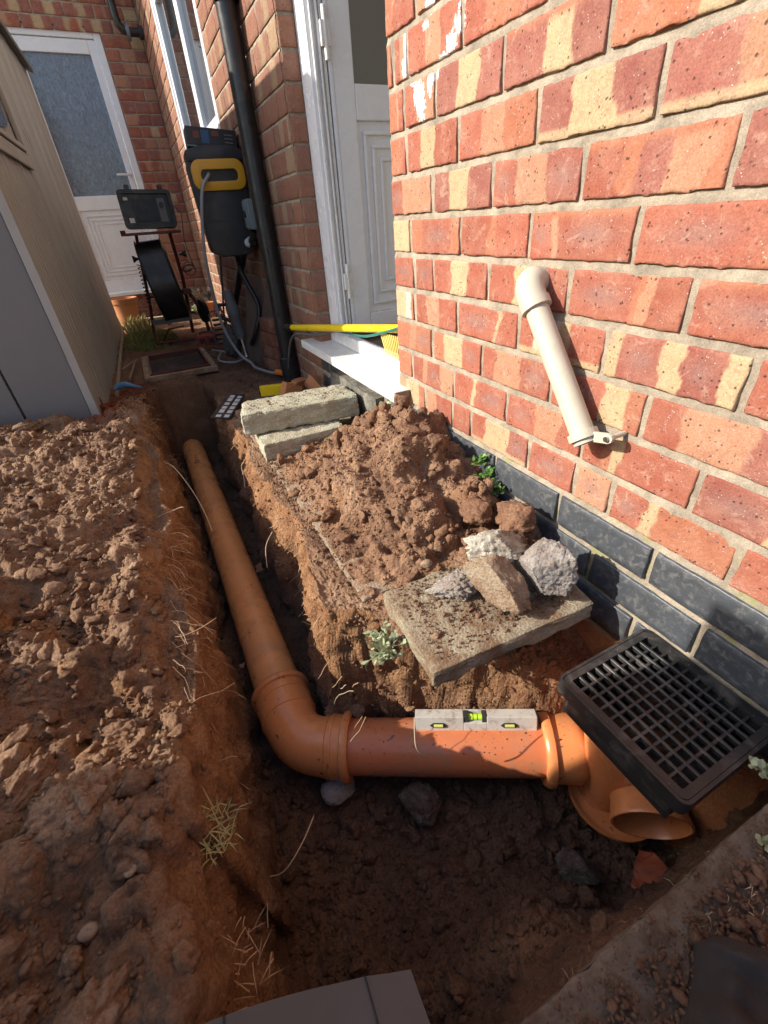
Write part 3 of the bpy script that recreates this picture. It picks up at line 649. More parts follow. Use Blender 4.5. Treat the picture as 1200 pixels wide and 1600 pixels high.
# upper storeys out of view: one plain sheet of brickwork per wall
def tex_brick():
    m, t, p = nt('distant_brickwork'); pos = coords(t)
    mp = t.nodes.new('ShaderNodeMapping'); mp.inputs['Rotation'].default_value = (R(90), 0, R(90)); t.links.new(pos, mp.inputs[0])
    b = t.nodes.new('ShaderNodeTexBrick'); b.inputs['Scale'].default_value = 1; b.inputs['Brick Width'].default_value = .2; b.inputs['Row Height'].default_value = .075; b.inputs['Mortar Size'].default_value = .005
    b.inputs['Color1'].default_value = (*PAL['R'], 1); b.inputs['Color2'].default_value = (.5, .25, .14, 1); b.inputs['Mortar'].default_value = (.4, .35, .28, 1)
    t.links.new(mp.outputs[0], b.inputs[0]); t.links.new(b.outputs[0], p.inputs['Base Color']); p.inputs['Roughness'].default_value = .9
    return m
TEXB = tex_brick()
MB().box(.003, .25, -1.75, -.002, 1.2751, 4.6).build('upper_wall', TEXB, nw)

# ------------------------------------------------------------------ passage wall with window, beyond the door recess
WY0, WY1, WZ0 = 1.80, 3.16, .805
def fill_bricks(parent, u0, u1, zlo, zhi, place, skip, mat, seed, limit=300, depth=.06, first=0, dist=None, nvar=12, visible=None):
    rg = random.Random(seed); items = []
    k0 = math.floor(zlo / .075)
    for k in range(k0, int(zhi / .075)):
        u = u0 - (0 if k % 2 else .0985)
        while u < u1 - .01:
            a, b = max(u, u0), min(u + .197, u1); u += .197
            # cut around openings
            segs = [(a, b)]
            zc = k * .075 + .037
            for (s0, s1, sz0, sz1) in skip:
                if sz0 < zc < sz1:
                    ns = []
                    for (p, q) in segs:
                        if q <= s0 or p >= s1: ns.append((p, q))
                        else:
                            if p < s0: ns.append((p, s0))
                            if q > s1: ns.append((s1, q))
                    segs = ns
            for (p, q) in segs:
                if q - p > .02: items.append((p, q, k))
    if dist: items.sort(key=dist)
    cnt = 0; jv = []; jf = []; jc = []; off = 0
    for (p, q, k) in items:
        w = round(q - p - .0085, 3); var = rg.randrange(nvar)
        key = (w, var, mat.name)
        if key not in BCACHE:
            r2 = random.Random(var * 77 + int(w * 1000)); me = brick_mesh(w, .065, depth, rand_bands(r2) if w > .12 else [rg.choice([('R', 1), ('Y', 1), ('D', 1), ('O', 1), ('P', 1)])], var * 13 + 7, 12, 4)
            me.materials.append(mat); BCACHE[key] = me
        me = BCACHE[key]; loc, rz = place(p, q, k)
        loc = Vector(loc) + Vector((rg.uniform(-.001, .001), rg.uniform(-.001, .001), 0))
        if cnt < limit:
            o = bpy.data.objects.new('brick', me); C.objects.link(o); o.parent = parent; o.location = loc - wloc(parent); o.rotation_euler = (0, 0, rz)
            cnt += 1
        else:
            n = len(me.vertices); co = np.empty(n * 3, np.float32); me.vertices.foreach_get('co', co); co = co.reshape(-1, 3)
            A = np.array(Matrix.Rotation(rz, 3, 'Z')); co = co @ A.T + np.array(loc - wloc(parent))
            cc = np.empty(n * 4, np.float32); me.color_attributes['col'].data.foreach_get('color', cc); jc.append(cc)
            jv.append(co); jf += [tuple(i + off for i in pl.vertices) for pl in me.polygons]; off += n
    if jv:
        me = bpy.data.meshes.new('remaining_bricks'); me.from_pydata([tuple(v) for v in np.concatenate(jv)], [], jf)
        a = me.color_attributes.new('col', 'FLOAT_COLOR', 'POINT'); a.data.foreach_set('color', np.concatenate(jc)); me.materials.append(mat); me.shade_smooth(); me.set_sharp_from_angle(angle=R(60))
        o = bpy.data.objects.new('remaining_bricks', me); C.objects.link(o); o.parent = parent; o['kind'] = 'stuff'
pw = thing('brick_wall', (0, 2.3, -.2), 'ridged brick house wall of the side passage carrying the tall window and black downpipe', 'brick wall')
DY0, DY1 = .0, .70
fill_bricks(pw, DY1, 4.0, -.225, 1.95, lambda p, q, k: ((0, q - .004, k * .075 + .005), R(-90)), [(WY0, WY1, WZ0, 9)], BRICKF, 21,
            dist=lambda it: (it[0] ** 2 + (it[2] * .075 - .4) ** 2), depth=.07)
mortar_sheet('pointing', DY1, 4.0, -.235, 1.95, pw, skip=lambda u, z: (u > WY0) & (u < WY1) & (z > WZ0))
m = MB(); m.box(.012, .28, DY1 + .003, WY0, -.7, 1.95); m.box(.012, .28, WY1, 4.0, -.7, 1.95); m.box(.012, .28, WY0, WY1, -.7, WZ0); m.build('wall_core', MORTAR, pw)
MB().box(.003, .28, -.0, 4.2, 1.955, 4.6).build('upper_wall', TEXB, pw)
# reveal of the door recess, end bricks of the wall facing the camera
for k in range(0, 22):
    for j in range(1):
        w = .052; key = (w, 50 + k % 5, 'rev')
        if key not in BCACHE:
            me = brick_mesh(w, .065, .05, [('D' if k % 2 else 'R', 1)], 60 + k, 8, 4); me.materials.append(BRICKF); BCACHE[key] = me
        o = bpy.data.objects.new('brick', BCACHE[key]); C.objects.link(o); o.parent = pw
        o.location = Vector((.004 + 0 * j, DY1 - .012, k * .075 + .005)) - pw.location
MB().box(.006, .115, DY1 - .006, DY1 + .002, -.1, 1.9).build('reveal_pointing', MORTAR, pw)

# window
win = MB(); fx = .02
def bar(mb, y0, y1, z0, z1, x0=.0, x1=.06): mb.box(x0, x1, y0, y1, z0, z1)
m = MB(); t_ = .052
bar(m, WY0, WY0 + t_, WZ0 + .03, 2.1); bar(m, WY1 - t_, WY1, WZ0 + .03, 2.1); bar(m, WY0 + t_, WY1 - t_, WZ0 + .03, WZ0 + .03 + t_)
WF = m.build('window', UPVC, pw, bevel=.004, label='tall white framed window')
m = MB(); y0, y1, z0, z1 = WY0 + t_ + .003, WY1 - t_ - .003, WZ0 + .03 + t_ + .003, 1.66
MYC = 2.36
for (a, b) in ((y0, MYC), (MYC + .003, y1)):
    bar(m, a, a + .05, z0, 2.1, .01, .055); bar(m, b - .05, b, z0, 2.1, .01, .055); bar(m, a + .05, b - .05, z0, z0 + .05, .01, .055); bar(m, a + .05, b - .05, 1.64, 1.70, .01, .055)
m.build('sash', UPVC, WF, bevel=.006)
MB().box(.034, .040, WY0 + .09, WY1 - .09, z0 + .04, 2.1).build('pane', GLASS, WF)
MB().box(-.018, .07, WY0 - .015, WY1 + .02, WZ0, WZ0 + .027).build('window_sill', UPVC, WF, bevel=.006)

# ------------------------------------------------------------------ side door, standing open into the house
m = MB()
bar(m, .605, DY1 - .008, .062, 2.1, .058, .112)
WFd = m.build('door', UPVC, pw, bevel=.003, label='white panelled side door standing open in its recess')
m = MB(); bar(m, .594, .612, .062, 2.1, .070, .078); bar(m, .590, .612, .062, 2.1, .088, .0935); bar(m, .596, .6045, .062, 2.1, .100, .110)
m.build('frame_ridge', UPVCD, WFd, bevel=.002)
DYF = .592; DX0 = .126; DX1 = .80
def db(mb, x0, x1, z0, z1, y0=DYF, y1=DYF + .05): mb.box(x0, x1, y0, y1, z0, z1)
m = MB(); db(m, DX0, DX0 + .07, .080, 2.05); db(m, DX1 - .08, DX1, .080, 2.05); db(m, DX0 + .07, DX1 - .08, .080, .142); db(m, DX0 + .07, DX1 - .08, .722, .810); db(m, DX0 + .07, DX1 - .08, 1.98, 2.05)
m.build('door_leaf', UPVC, WFd, bevel=.004)
MB().box(DX0 - .012, DX0 - .0005, DYF - .002, DYF + .05, .082, 2.05).build('door_edge', UPVC, WFd, bevel=.002)
MB().box(DX0 - .016, DX0 - .0125, DYF + .01, DYF + .04, .085, 2.05).build('gap_shade', BLACKP, WFd)  # black strip stands in for the shaded gap at the door edge
m = MB(); db(m, DX0 + .071, DX1 - .081, .1425, .7215, DYF + .014, DYF + .04); m.build('door_panel', UPVC, WFd)
for i in range(3):
    a = .022 + i * .030; th = .011; xa, xb, za, zb = DX0 + .07 + a, DX1 - .08 - a, .142 + a * 1.3, .722 - a * 1.15; y = DYF + .003 + i * .002
    m = MB(); db(m, xa, xb, za, za + th, y, DYF + .0145); db(m, xa, xb, zb - th, zb, y, DYF + .0145); db(m, xa, xa + th, za + th, zb - th, y, DYF + .0145); db(m, xb - th, xb, za + th, zb - th, y, DYF + .0145)
    m.build('panel_moulding', UPVC, WFd, bevel=.003)
m = MB(); db(m, DX0 + .069, DX1 - .079, .809, 1.981, DYF + .022, DYF + .03); m.build('pane', GLASS, WFd)
for z in (.235, .885):
    m = MB(); m.box(.094, .122, .578, .592, z, z + .055); m.tube([(.109, .583, z - .03), (.109, .583, z + .085)], .0075, 12); m.build('hinge', UPVCD, WFd, bevel=.002, smooth=True)
# hallway inside
HF = simple('hall_floor', (.22, .17, .12), .6, .2, 6); HW = simple('hall_plaster', (.55, .53, .48), .9, .04, 4)
MB().box(.135, 2.4, -.0, 1.6, .01, .036).build('hall_floor', HF, pw)
MB().box(2.4, 2.45, -.3, 1.9, .01, 2.4).build('hall_wall', HW, pw)
MB().box(.255, 2.4, -.06, -.01, .04, 2.4).build('hall_wall', HW, pw)
MB().box(.285, 2.4, .71, .75, .04, 2.4).build('hall_wall', HW, pw)
MB().box(.115, 2.4, -.0, .70, 2.12, 2.2).build('hall_ceiling', HW, pw)
# sill and threshold
ds = MB(); ds.box(-.048, .11, -.062, -.004, .028, .052)
SZ = .044
m = MB(); m.box(-.050, .02, -.058, DY1 + .09, SZ - .006, SZ); m.box(-.050, -.042, -.058, DY1 + .09, SZ - .03, SZ - .0065)
m.box(.0205, .134, .006, DY1 - .008, SZ - .006, SZ)
dsill = m.build('door_sill', UPVCD, pw, bevel=.0025, label='wide dusty white door sill', disp=0)
m = MB(); m.box(.052, .072, .004, DY1 - .010, SZ + .001, .088); m.box(.0725, .115, .004, .604, SZ + .001, .070); m.build('threshold', UPVC, dsill, bevel=.003)
MB().box(-.047, -.002, -.063, -.0585, SZ - .03, SZ).build('end_cap', WOODP, dsill)
# under-sill blue bricks and render
for k in (-3, -2, -1):
    e = [DY1 + .0 - .004 if False else .72]
    y = .72
    while y > .01:
        b = max(y - .197 + (.09 if (y == .72 and k % 2) else 0), .004); w = y - b - .008
        if w > .02:
            me = brick_mesh(w, .065, .09, [('R', 1)], 1900 + k * 31 + int(y * 100), 10, 4, .0016); me.materials.append(HAUNCH if y < .6 else BLUEB)
            o = bpy.data.objects.new('brick', me); C.objects.link(o); o.parent = pw; o.rotation_euler = (0, 0, R(-90)); o.location = Vector((.002, y, k * .075 + .005)) - pw.location
        y = b
mortar_sheet('sub_sill_pointing', .0, .72, -.235, .008, pw)
MB().box(.012, .2, .0, .72, -.7, .030).build('sub_sill_core', MORTAR, pw)
MB().box(-.028, .004, .12, .52, -.17, -.03).build('render_patch', HAUNCH, pw, sub=5, disp=.014, dsc=30, label='broken rough render under the sill')

# ------------------------------------------------------------------ back wall with the frosted door
bw = thing('brick_wall', (-.6, 4.0, -.2), 'shaded brick wall closing the far end of the passage with the frosted white door', 'brick wall')
bx0, bx1, bz1 = -.975, -.292, 1.76
fill_bricks(bw, -1.77, .0, -.15, 2.10, lambda p, q, k: ((p + .004, 4.0, k * .075 + .005), 0), [(bx0, bx1, .0, bz1)], BRICKB, 33, dist=lambda it: -it[1], depth=.07)
mortar_sheet('pointing', -1.77, .0, -.235, 2.1, bw, axis='Y', at_=4.0, skip=lambda u, z: (u > bx0) & (u < bx1) & (z > 0) & (z < bz1), depth=.005)
m = MB(); m.box(-1.77, bx0, 4.012, 4.2, -.7, 2.1); m.box(bx1, .011, 4.012, 4.2, -.7, 2.1); m.box(bx0, bx1, 4.012, 4.2, bz1, 2.1); m.box(bx0, bx1, 4.012, 4.2, -.7, -.002); m.build('wall_core', MORTAR, bw)
MB().box(-1.77, .0, 4.003, 4.2, 2.105, 4.6).build('upper_wall', TEXB, bw)
m = MB(); fy = 4.018
def bb(mb, x0, x1, z0, z1, y0=4.018, y1=4.08): mb.box(x0, x1, y0, y1, z0, z1)
bb(m, bx0 + .003, bx0 + .055, .03, bz1 - .004); bb(m, bx1 - .055, bx1 - .003, .03, bz1 - .004); bb(m, bx0 + .055, bx1 - .055, bz1 - .062, bz1 - .004)
BD = m.build('door', UPVC, bw, bevel=.005, label='white back door with a frosted pane')
m = MB(); lx0, lx1 = bx0 + .058, bx1 - .058; gx0, gx1 = lx0 + .062, lx1 - .05
bb(m, lx0, gx0, .035, bz1 - .066, 4.026, 4.075); bb(m, gx1, lx1, .035, bz1 - .066, 4.026, 4.075); bb(m, gx0, gx1, 1.615, bz1 - .066, 4.026, 4.075); bb(m, gx0, gx1, .655, .755, 4.026, 4.075); bb(m, gx0, gx1, .035, .13, 4.026, 4.075)
m.build('door_leaf', UPVC, BD, bevel=.005)
m = MB(); bb(m, gx0 + .001, gx1 - .001, .131, .654, 4.040, 4.07); m.build('door_panel', UPVC, BD)
for i in range(3):
    a = .028 + i * .03; th = .011; m = MB(); xa, xb, za, zb = gx0 + a, gx1 - a, .135 + a, .65 - a; y = 4.030 + i * .002
    bb(m, xa, xb, za, za + th, y, 4.041); bb(m, xa, xb, zb - th, zb, y, 4.041); bb(m, xa, xa + th, za + th, zb - th, y, 4.041); bb(m, xb - th, xb, za + th, zb - th, y, 4.041)
    m.build('panel_moulding', UPVC, BD, bevel=.003)
m = MB(); bb(m, gx0 - .004, gx1 + .004, .751, 1.619, 4.045, 4.052); m.build('frosted_pane', FROST, BD)
m = MB(); m.box(lx1 - .034, lx1 - .012, 4.018, 4.026, .78, .95); m.tube([(lx1 - .023, 4.025, .885), (lx1 - .023, 3.985, .885), (lx1 - .035, 3.975, .886), (lx1 - .13, 3.975, .888)], .009, 10)
m.build('handle', UPVC, BD, smooth=True)
MB().box(bx0 - .03, bx1 + .02, 3.955, 4.06, .002, .028).build('door_sill', UPVC, BD, bevel=.004)

# ------------------------------------------------------------------ downpipe, soil pipe, waste pipe
dp = thing('drainpipe', (-.042, 1.08, -.18), 'long matt black round downpipe clipped to the brick wall left of the door', 'drainpipe')
m = MB(); m.tube([(-.042, 1.085, -.19), (-.042, 1.085, 1.95)], .036, 24); m.build('pipe', BLACKP, dp, smooth=True)
MB().lathe((-.042, 1.085, -.19), (0, 0, 1), [(0, .036), (0, .044), (.10, .044), (.105, .037)], 24).build('socket', BLACKP, dp, smooth=True)
for z in (.2 + .9,):
    MB().lathe((-.042, 1.085, z), (0, 0, 1), [(0, .036), (0, .042), (.03, .042), (.03, .036)], 24).box(-.02, .0, 1.05, 1.12, z, z + .03).build('bracket', BLACKP, dp, smooth=True)
sp = thing('waste_pipe', (-.1, 3.86, 1.7), 'black bent waste pipe high in the corner above the frosted door', 'waste pipe')
m = MB(); m.tube([(-.165, 3.88, 2.1), (-.165, 3.88, 1.80), (-.158, 3.88, 1.75), (-.135, 3.88, 1.722), (-.10, 3.88, 1.715), (.02, 3.88, 1.715)], .026, 18); m.build('pipe', BLACKP, sp, smooth=True)
MB().lathe((-.108, 3.88, 1.715), (1, 0, .0), [(-.012, .028), (-.012, .036), (.004, .047), (.012, .047), (.012, .028)], 24).build('collar', GREYT, sp, smooth=True)
MB().lathe((-.02, 3.88, 1.715), (1, 0, .0), [(-.012, .028), (-.012, .038), (.015, .038)], 24).build('wall_collar', DARKP, sp, smooth=True)

wp = thing('waste_pipe', (-.04, -.53, .36), 'short aged cream waste pipe angled down across the sunlit brick wall', 'waste pipe')
p0 = Vector((-.030, -.541, .319)); p1 = Vector((-.034, -.694, .132)); d = (p1 - p0).normalized()
m = MB(); n = 24
prof = [(0, .0188), ((p1 - p0).length, .0188), ((p1 - p0).length, .0172), (0.05, .0172)]
m.lathe(p0, d, prof, 28); m.build('pipe', CREAM, wp, smooth=True)
m = MB(); ctl = [Vector((.004, -.528, .357))]; q0 = Vector((-.030, -.528, .357)); cpt = Vector((-.046, -.532, .351))
pts = [Vector((.012, -.512, .350)), Vector((-.004, -.512, .350))]
a0 = Vector((-.004, -.512, .350)); a1 = Vector((-.034, -.510, .353)); a2 = p0 + d * .006
for i in range(1, 9):
    t = i / 8; pts.append(a0 * (1 - t) ** 2 + a1 * 2 * t * (1 - t) + a2 * t * t)
m.tube(pts, [.0215] * 2 + [.0232] * 8, 28); m.build('elbow', CREAM, wp, smooth=True)
MB().lathe(p0 + d * -.006, d, [(0, .0225), (0, .0245), (.014, .0245), (.015, .0200)], 28).build('elbow_collar', CREAM, wp, smooth=True)
m = MB(); bc = p1 - d * .014
m.lathe(bc, d, [(-.006, .020), (-.006, .0235), (.007, .0235), (.007, .020)], 28, closed=True)
arm = frame(bc, (0, -.97, .24), (-1, 0, 0))
m.prism([(.018, -.008), (.048, -.008), (.054, -.005), (.056, 0), (.054, .005), (.048, .008), (.018, .008)], -.003, .003, arm); m.build('clip', CREAM, wp, bevel=.0008)
sc_ = arm @ Vector((.047, 0, .004)); MB().tube([sc_, sc_ + Vector((-.003, 0, 0))], .0042, 12).build('screw', STEEL, wp)
sc2 = arm @ Vector((.047, 0, -.003)); MB().tube([sc2, Vector((.003, sc2.y, sc2.z))], .004, 10).build('clip_stem', CREAM, wp)

# ------------------------------------------------------------------ the new orange drain
dr = thing('drain_pipe', (-.58, -.3, -.53), 'long orange clay-coloured drain pipe with its bend running along the trench floor', 'drain pipe')
Lx, Lz = -.584, -.485
def lp(y): return Vector((Lx - .006 * (y + .5), y, Lz - .028 * (y + .5)))
K = Vector((-.584, -.575, -.478)); d1 = Vector((0, -1, .02)).normalized(); d2 = Vector((.862, -.507, .045)).normalized()
m = MB(); m.tube([lp(1.5), lp(.7), lp(0), lp(-.46)], .055, 56, caps=True); m.build('pipe', PIPE, dr, smooth=True)
# printed mark at the far end of the pipe
def mark(name, y, uv, mat, parent, w=.003):
    pass
T = .055; R0 = T / math.tan((math.pi - math.acos(d1.dot(d2))) / 2) if False else None
a0 = K - d1 * .060; a2 = K + d2 * .060
arc = [K - d1 * .125, K - d1 * .090]
for i in range(0, 13):
    t = i / 12; arc.append(a0 * (1 - t) ** 2 + K * 2 * t * (1 - t) + a2 * t * t)
arc += [K + d2 * .085]
m = MB(); m.tube(arc, [.0625, .0625] + [.060] + [.0575] * 11 + [.0600] + [.0625], 56, caps=False); BEND = m.build('bend', SOCK, dr, smooth=True)
def collar(o, ax, r=.0625, parent=BEND, name='collar', mat=SOCK):
    return MB().lathe(o, ax, [(-.004, .0555), (-.004, r + .003), (.000, r + .0062), (.007, r + .0072), (.012, r + .005), (.014, r), (.030, r), (.031, r + .0015), (.036, r + .0015), (.037, r - .002)], 64).build(name, mat, parent, smooth=True)
collar(K - d1 * .150, d1)
collar(K + d2 * .112, -d2)
for a, ax in ((K - d1 * .072, d1), (K + d2 * .068, d2)):
    MB().lathe(a, ax, [(-.003, .058), (0, .0628), (.003, .058)], 56).build('rib', SOCK, BEND, smooth=True)
G = K + d2 * .505      # gully axis where the pipe enters
m = MB(); m.tube([K + d2 * .09, K + d2 * .3, K + d2 * .53], .055, 56, caps=True); m.build('pipe', PIPE2, dr, smooth=True)

# gully: hopper, body, foot, side inlet and the black grate
gu = thing('drain_gully', (-.1, -.95, -.5), 'orange back-inlet gully with a square black grid against the plinth', 'gully')
E0 = K + d2 * .505
MB().lathe(E0, d2, [(-.004, .0555), (-.004, .0665), (0, .0705), (.006, .072), (.013, .0715), (.016, .067), (.016, .064), (.048, .0655), (.060, .0655), (.072, .061), (.074, .058), (.074, .0575)], 64).build('outlet_socket', SOCK, gu, smooth=True)
m = MB(); m.tube([E0 + d2 * .065, E0 + d2 * .08, E0 + d2 * .10], [.0585, .0575, .055], 48); m.build('outlet_neck', SOCK, gu, smooth=True)
GC = Vector((-.066, -.922, 0)); gz_ = -.152
m = MB(); m.lathe((GC.x, GC.y, 0), (0, 0, 1), [(-.54, .045), (-.49, .046), (-.44, .050), (-.39, .055), (-.35, .064), (-.32, .070), (-.28, .076), (-.24, .080), (-.20, .082), (-.185, .083)], 56)
m.build('hopper', SOCK, gu, smooth=True)
m = MB(); m.lathe((GC.x + .008, GC.y - .020, 0), (.0, -.0, 1), [(-.545, .0), (-.545, .060), (-.538, .076), (-.528, .084), (-.521, .084), (-.523, .079), (-.532, .077), (-.534, .03)], 64)
m.build('foot', SOCK, gu, smooth=True)
sd = Vector((-.62, -.76, -.10)).normalized(); so = Vector((-.022, -.952, -.448))
m = MB(); m.lathe(so, sd, [(.0, .058), (.060, .060), (.086, .0645), (.092, .0655), (.094, .0645), (.094, .0610), (.090, .0600), (.02, .055)], 48); m.build('side_inlet', SOCK, gu, smooth=True)
# grate
gx0_, gx1_, gy0_, gy1_ = -.204, -.004, -1.068, -.862
m = MB(); zt = gz_
def ring(mb, x0, x1, y0, y1, t, z0, z1):
    mb.box(x0, x1, y0, y0 + t, z0, z1); mb.box(x0, x1, y1 - t, y1, z0, z1); mb.box(x0, x0 + t, y0 + t, y1 - t, z0, z1); mb.box(x1 - t, x1, y0 + t, y1 - t, z0, z1)
def rounded_frame(mb, x0, x1, y0, y1, t, z0, z1, r=.010):
    def rr(x0, x1, y0, y1, r):
        pts = []
        for cx, cy, a in ((x1 - r, y1 - r, 0), (x0 + r, y1 - r, 90), (x0 + r, y0 + r, 180), (x1 - r, y0 + r, 270)):
            for i in range(6): pts.append((cx + r * math.cos(R(a + i * 18)), cy + r * math.sin(R(a + i * 18))))
        return pts
    o_ = rr(x0, x1, y0, y1, r); i_ = rr(x0 + t, x1 - t, y0 + t, y1 - t, max(r - t, .002)); n = len(o_)
    vs = [(x, y, z0) for x, y in o_] + [(x, y, z1) for x, y in o_] + [(x, y, z1) for x, y in i_] + [(x, y, z0) for x, y in i_]
    fs = []
    for k in range(4):
        for i in range(n): fs.append((k * n + i, k * n + (i + 1) % n, ((k + 1) % 4) * n + (i + 1) % n, ((k + 1) % 4) * n + i))
    mb.add(vs, fs)
rounded_frame(m, gx0_, gx1_, gy0_, gy1_, .0045, zt - .025, zt + .001, .012); rounded_frame(m, gx0_ + .004, gx1_ - .004, gy0_ + .004, gy1_ - .004, .012, zt - .014, zt - .009, .010)
rounded_frame(m, gx0_ + .012, gx1_ - .012, gy0_ + .012, gy1_ - .012, .006, zt - .060, zt - .030, .010)
FRM = m.build('grate_surround', GRATE, gu, smooth=True)
m = MB(); a_ = .0052
rounded_frame(m, gx0_ + a_, gx1_ - a_, gy0_ + a_, gy1_ - a_, .0105, zt - .007, zt + .0005, .009)
GRT = m.build('grate', GRATE, gu, smooth=True)
ix0, ix1, iy0, iy1 = gx0_ + a_ + .0105, gx1_ - a_ - .0105, gy0_ + a_ + .0105, gy1_ - a_ - .0105
nx_ = 10; ny_ = 10
for i in range(1, nx_):
    x = ix0 + (ix1 - ix0) * i / nx_; MB().box(x - .0023, x + .0023, iy0 - .0005, iy1 + .0005, zt - .0090, zt - .0004).build('grate_bar', GRATE, GRT, bevel=.0006, seg=1)
for i in range(1, ny_):
    y = iy0 + (iy1 - iy0) * i / ny_; MB().box(ix0 - .0005, ix1 + .0005, y - .0021, y + .0021, zt - .0095, zt - .0010).build('grate_bar', GRATE, GRT, bevel=.0006, seg=1)
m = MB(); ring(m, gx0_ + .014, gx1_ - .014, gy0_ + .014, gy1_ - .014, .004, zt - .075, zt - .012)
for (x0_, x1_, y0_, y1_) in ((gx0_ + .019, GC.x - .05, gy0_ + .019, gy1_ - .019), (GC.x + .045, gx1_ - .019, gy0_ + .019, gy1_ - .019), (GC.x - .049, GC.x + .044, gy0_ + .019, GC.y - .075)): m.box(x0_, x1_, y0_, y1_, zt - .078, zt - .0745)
m.build('shade_tray', BLACKP, gu)  # black tray added in place of the shade below the grate
# water disc and black liner added as painted shade behind the holes
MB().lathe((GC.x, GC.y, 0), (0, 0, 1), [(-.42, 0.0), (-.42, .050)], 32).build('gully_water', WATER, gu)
MB().lathe((GC.x, GC.y, 0), (0, 0, 1), [(-.41, .048), (-.36, .058), (-.32, .066), (-.28, .072), (-.235, .076)], 40).build('shade_liner', BLACKP, gu, smooth=True)

# spirit level lying on the short pipe
u2 = d2; lvz = (K + d2 * .3).z + .055
Ml = frame(K + d2 * .372 + Vector((.008, .017, .063)), (d2.x, d2.y, d2.z), (.14, .30, 1))
lv = thing('spirit_level', Ml.translation, 'small muddy spirit level with a lime green vial lying on the orange pipe', 'spirit level')
def in_l(mb_fn, name, mat, bevel=0, smooth=False, parent=lv):
    mb = MB(Ml); mb_fn(mb); return mb.build(name, mat, parent, bevel=bevel, smooth=smooth)
LL = .119; LH = .0185
def body(mb):
    mb.box(-LL, -.023, -.012, .012, -LH, LH); mb.box(.023, LL, -.012, .012, -LH, LH); mb.box(-.023, .023, -.012, .012, -LH, LH - .014)
    mb.box(-.023, .023, .008, .012, LH - .014, LH)
in_l(body, 'body', LEVELM, .0012)
in_l(lambda mb: mb.box(-.0225, -.0135, -.0105, .0078, LH - .0137, LH + .001), 'vial_holder', DARKP, .001)
in_l(lambda mb: mb.box(.0135, .0225, -.0105, .0078, LH - .0137, LH + .001), 'vial_holder', DARKP, .001)
in_l(lambda mb: mb.tube([(-.0135, -.002, LH - .007), (.0135, -.002, LH - .007)], .0058, 16), 'vial', LIME, 0, True)
in_l(lambda mb: [mb.tube([(s, -.002, LH - .007), (s + .0012, -.002, LH - .007)], .0061, 16) for s in (-.0045, .0040)], 'vial_line', BLACKP)
for s in (-.073, .066):
    in_l(lambda mb: mb.prism([(s - .017, 0), (s - .010, -.0055), (s + .010, -.0055), (s + .017, 0), (s + .010, .0055), (s - .010, .0055)], 0, .0015, Matrix.Translation((0, -.0122, 0)) @ Matrix.Rotation(R(90), 4, 'X')), 'side_vial_rim', DARKP)
    in_l(lambda mb: mb.tube([(s - .009, -.0138, 0), (s + .009, -.0138, 0)], .0033, 12), 'side_vial', simple('vial_amber' + str(s), (.55, .55, .15), .2, .1), 0, True)
in_l(lambda mb: mb.box(-LL - .0015, -LL - .0001, -.0115, .0115, -LH + .0005, LH - .0005), 'end_cap', DARKP)
in_l(lambda mb: mb.box(LL + .0001, LL + .0015, -.0115, .0115, -LH + .0005, LH - .0005), 'end_cap', DARKP)

# ------------------------------------------------------------------ lumps: rocks, slab, kerb blocks, soil heap
def rock(name, c, size, seed, mat, label, cat, cuts=5, rot=(0, 0, 0), rough=.10, group=None, sub=5, parent=None):
    V, F = ico(sub); rg = random.Random(seed)
    V = V.copy()
    for i in range(cuts):
        n = Vector((rg.uniform(-1, 1), rg.uniform(-1, 1), rg.uniform(-.8, 1))).normalized(); dd = rg.uniform(.45, .75); n = np.array(n)
        s = V @ n; V = V - np.outer(np.maximum(s - dd, 0), n)
    V = V * (1 + rough * .6 * fbm(V[:, 0] * 11, V[:, 1] * 11, V[:, 2] * 11, 3, seed + 5)[:, None] + rough * fbm(V[:, 0] * 3 + seed, V[:, 1] * 3, V[:, 2] * 3, 4, seed)[:, None] + rough * .5 * billow(V[:, 0] * 7, V[:, 1] * 7, V[:, 2] * 7 + seed, 2, seed)[:, None])
    V = V * np.array(size); A = np.array(Euler([R(a) for a in rot]).to_matrix()); V = V @ A.T
    o = np_mesh(name, V, F, mat, True)
    o.location = c
    if parent: o.parent = parent; o.location = Vector(c) - wloc(parent)
    elif label: tag(o, label, cat, group)
    return o
def slab_mesh(name, corners, z0, z1, mat, label, cat, disp=.004, cuts=14, dsc=25, tilt=None, bevel=.006):
    m = MB(); n = len(corners)
    m.add([(x, y, z0 + (tilt[i] if tilt else 0)) for i, (x, y) in enumerate(corners)] + [(x, y, z1 + (tilt[i] if tilt else 0)) for i, (x, y) in enumerate(corners)],
          [(3, 2, 1, 0), (4, 5, 6, 7)] + [(i, (i + 1) % 4, 4 + (i + 1) % 4, 4 + i) for i in range(4)])
    cx = sum(c[0] for c in corners) / 4; cy = sum(c[1] for c in corners) / 4
    for i, v in enumerate(m.v): m.v[i] = (v[0] - cx, v[1] - cy, v[2] - z0)
    o = m.build(name, mat, None, smooth=True, bevel=bevel, sub=cuts, disp=disp, dsc=dsc); o.location = (cx, cy, z0)
    tag(o, label, cat); return o
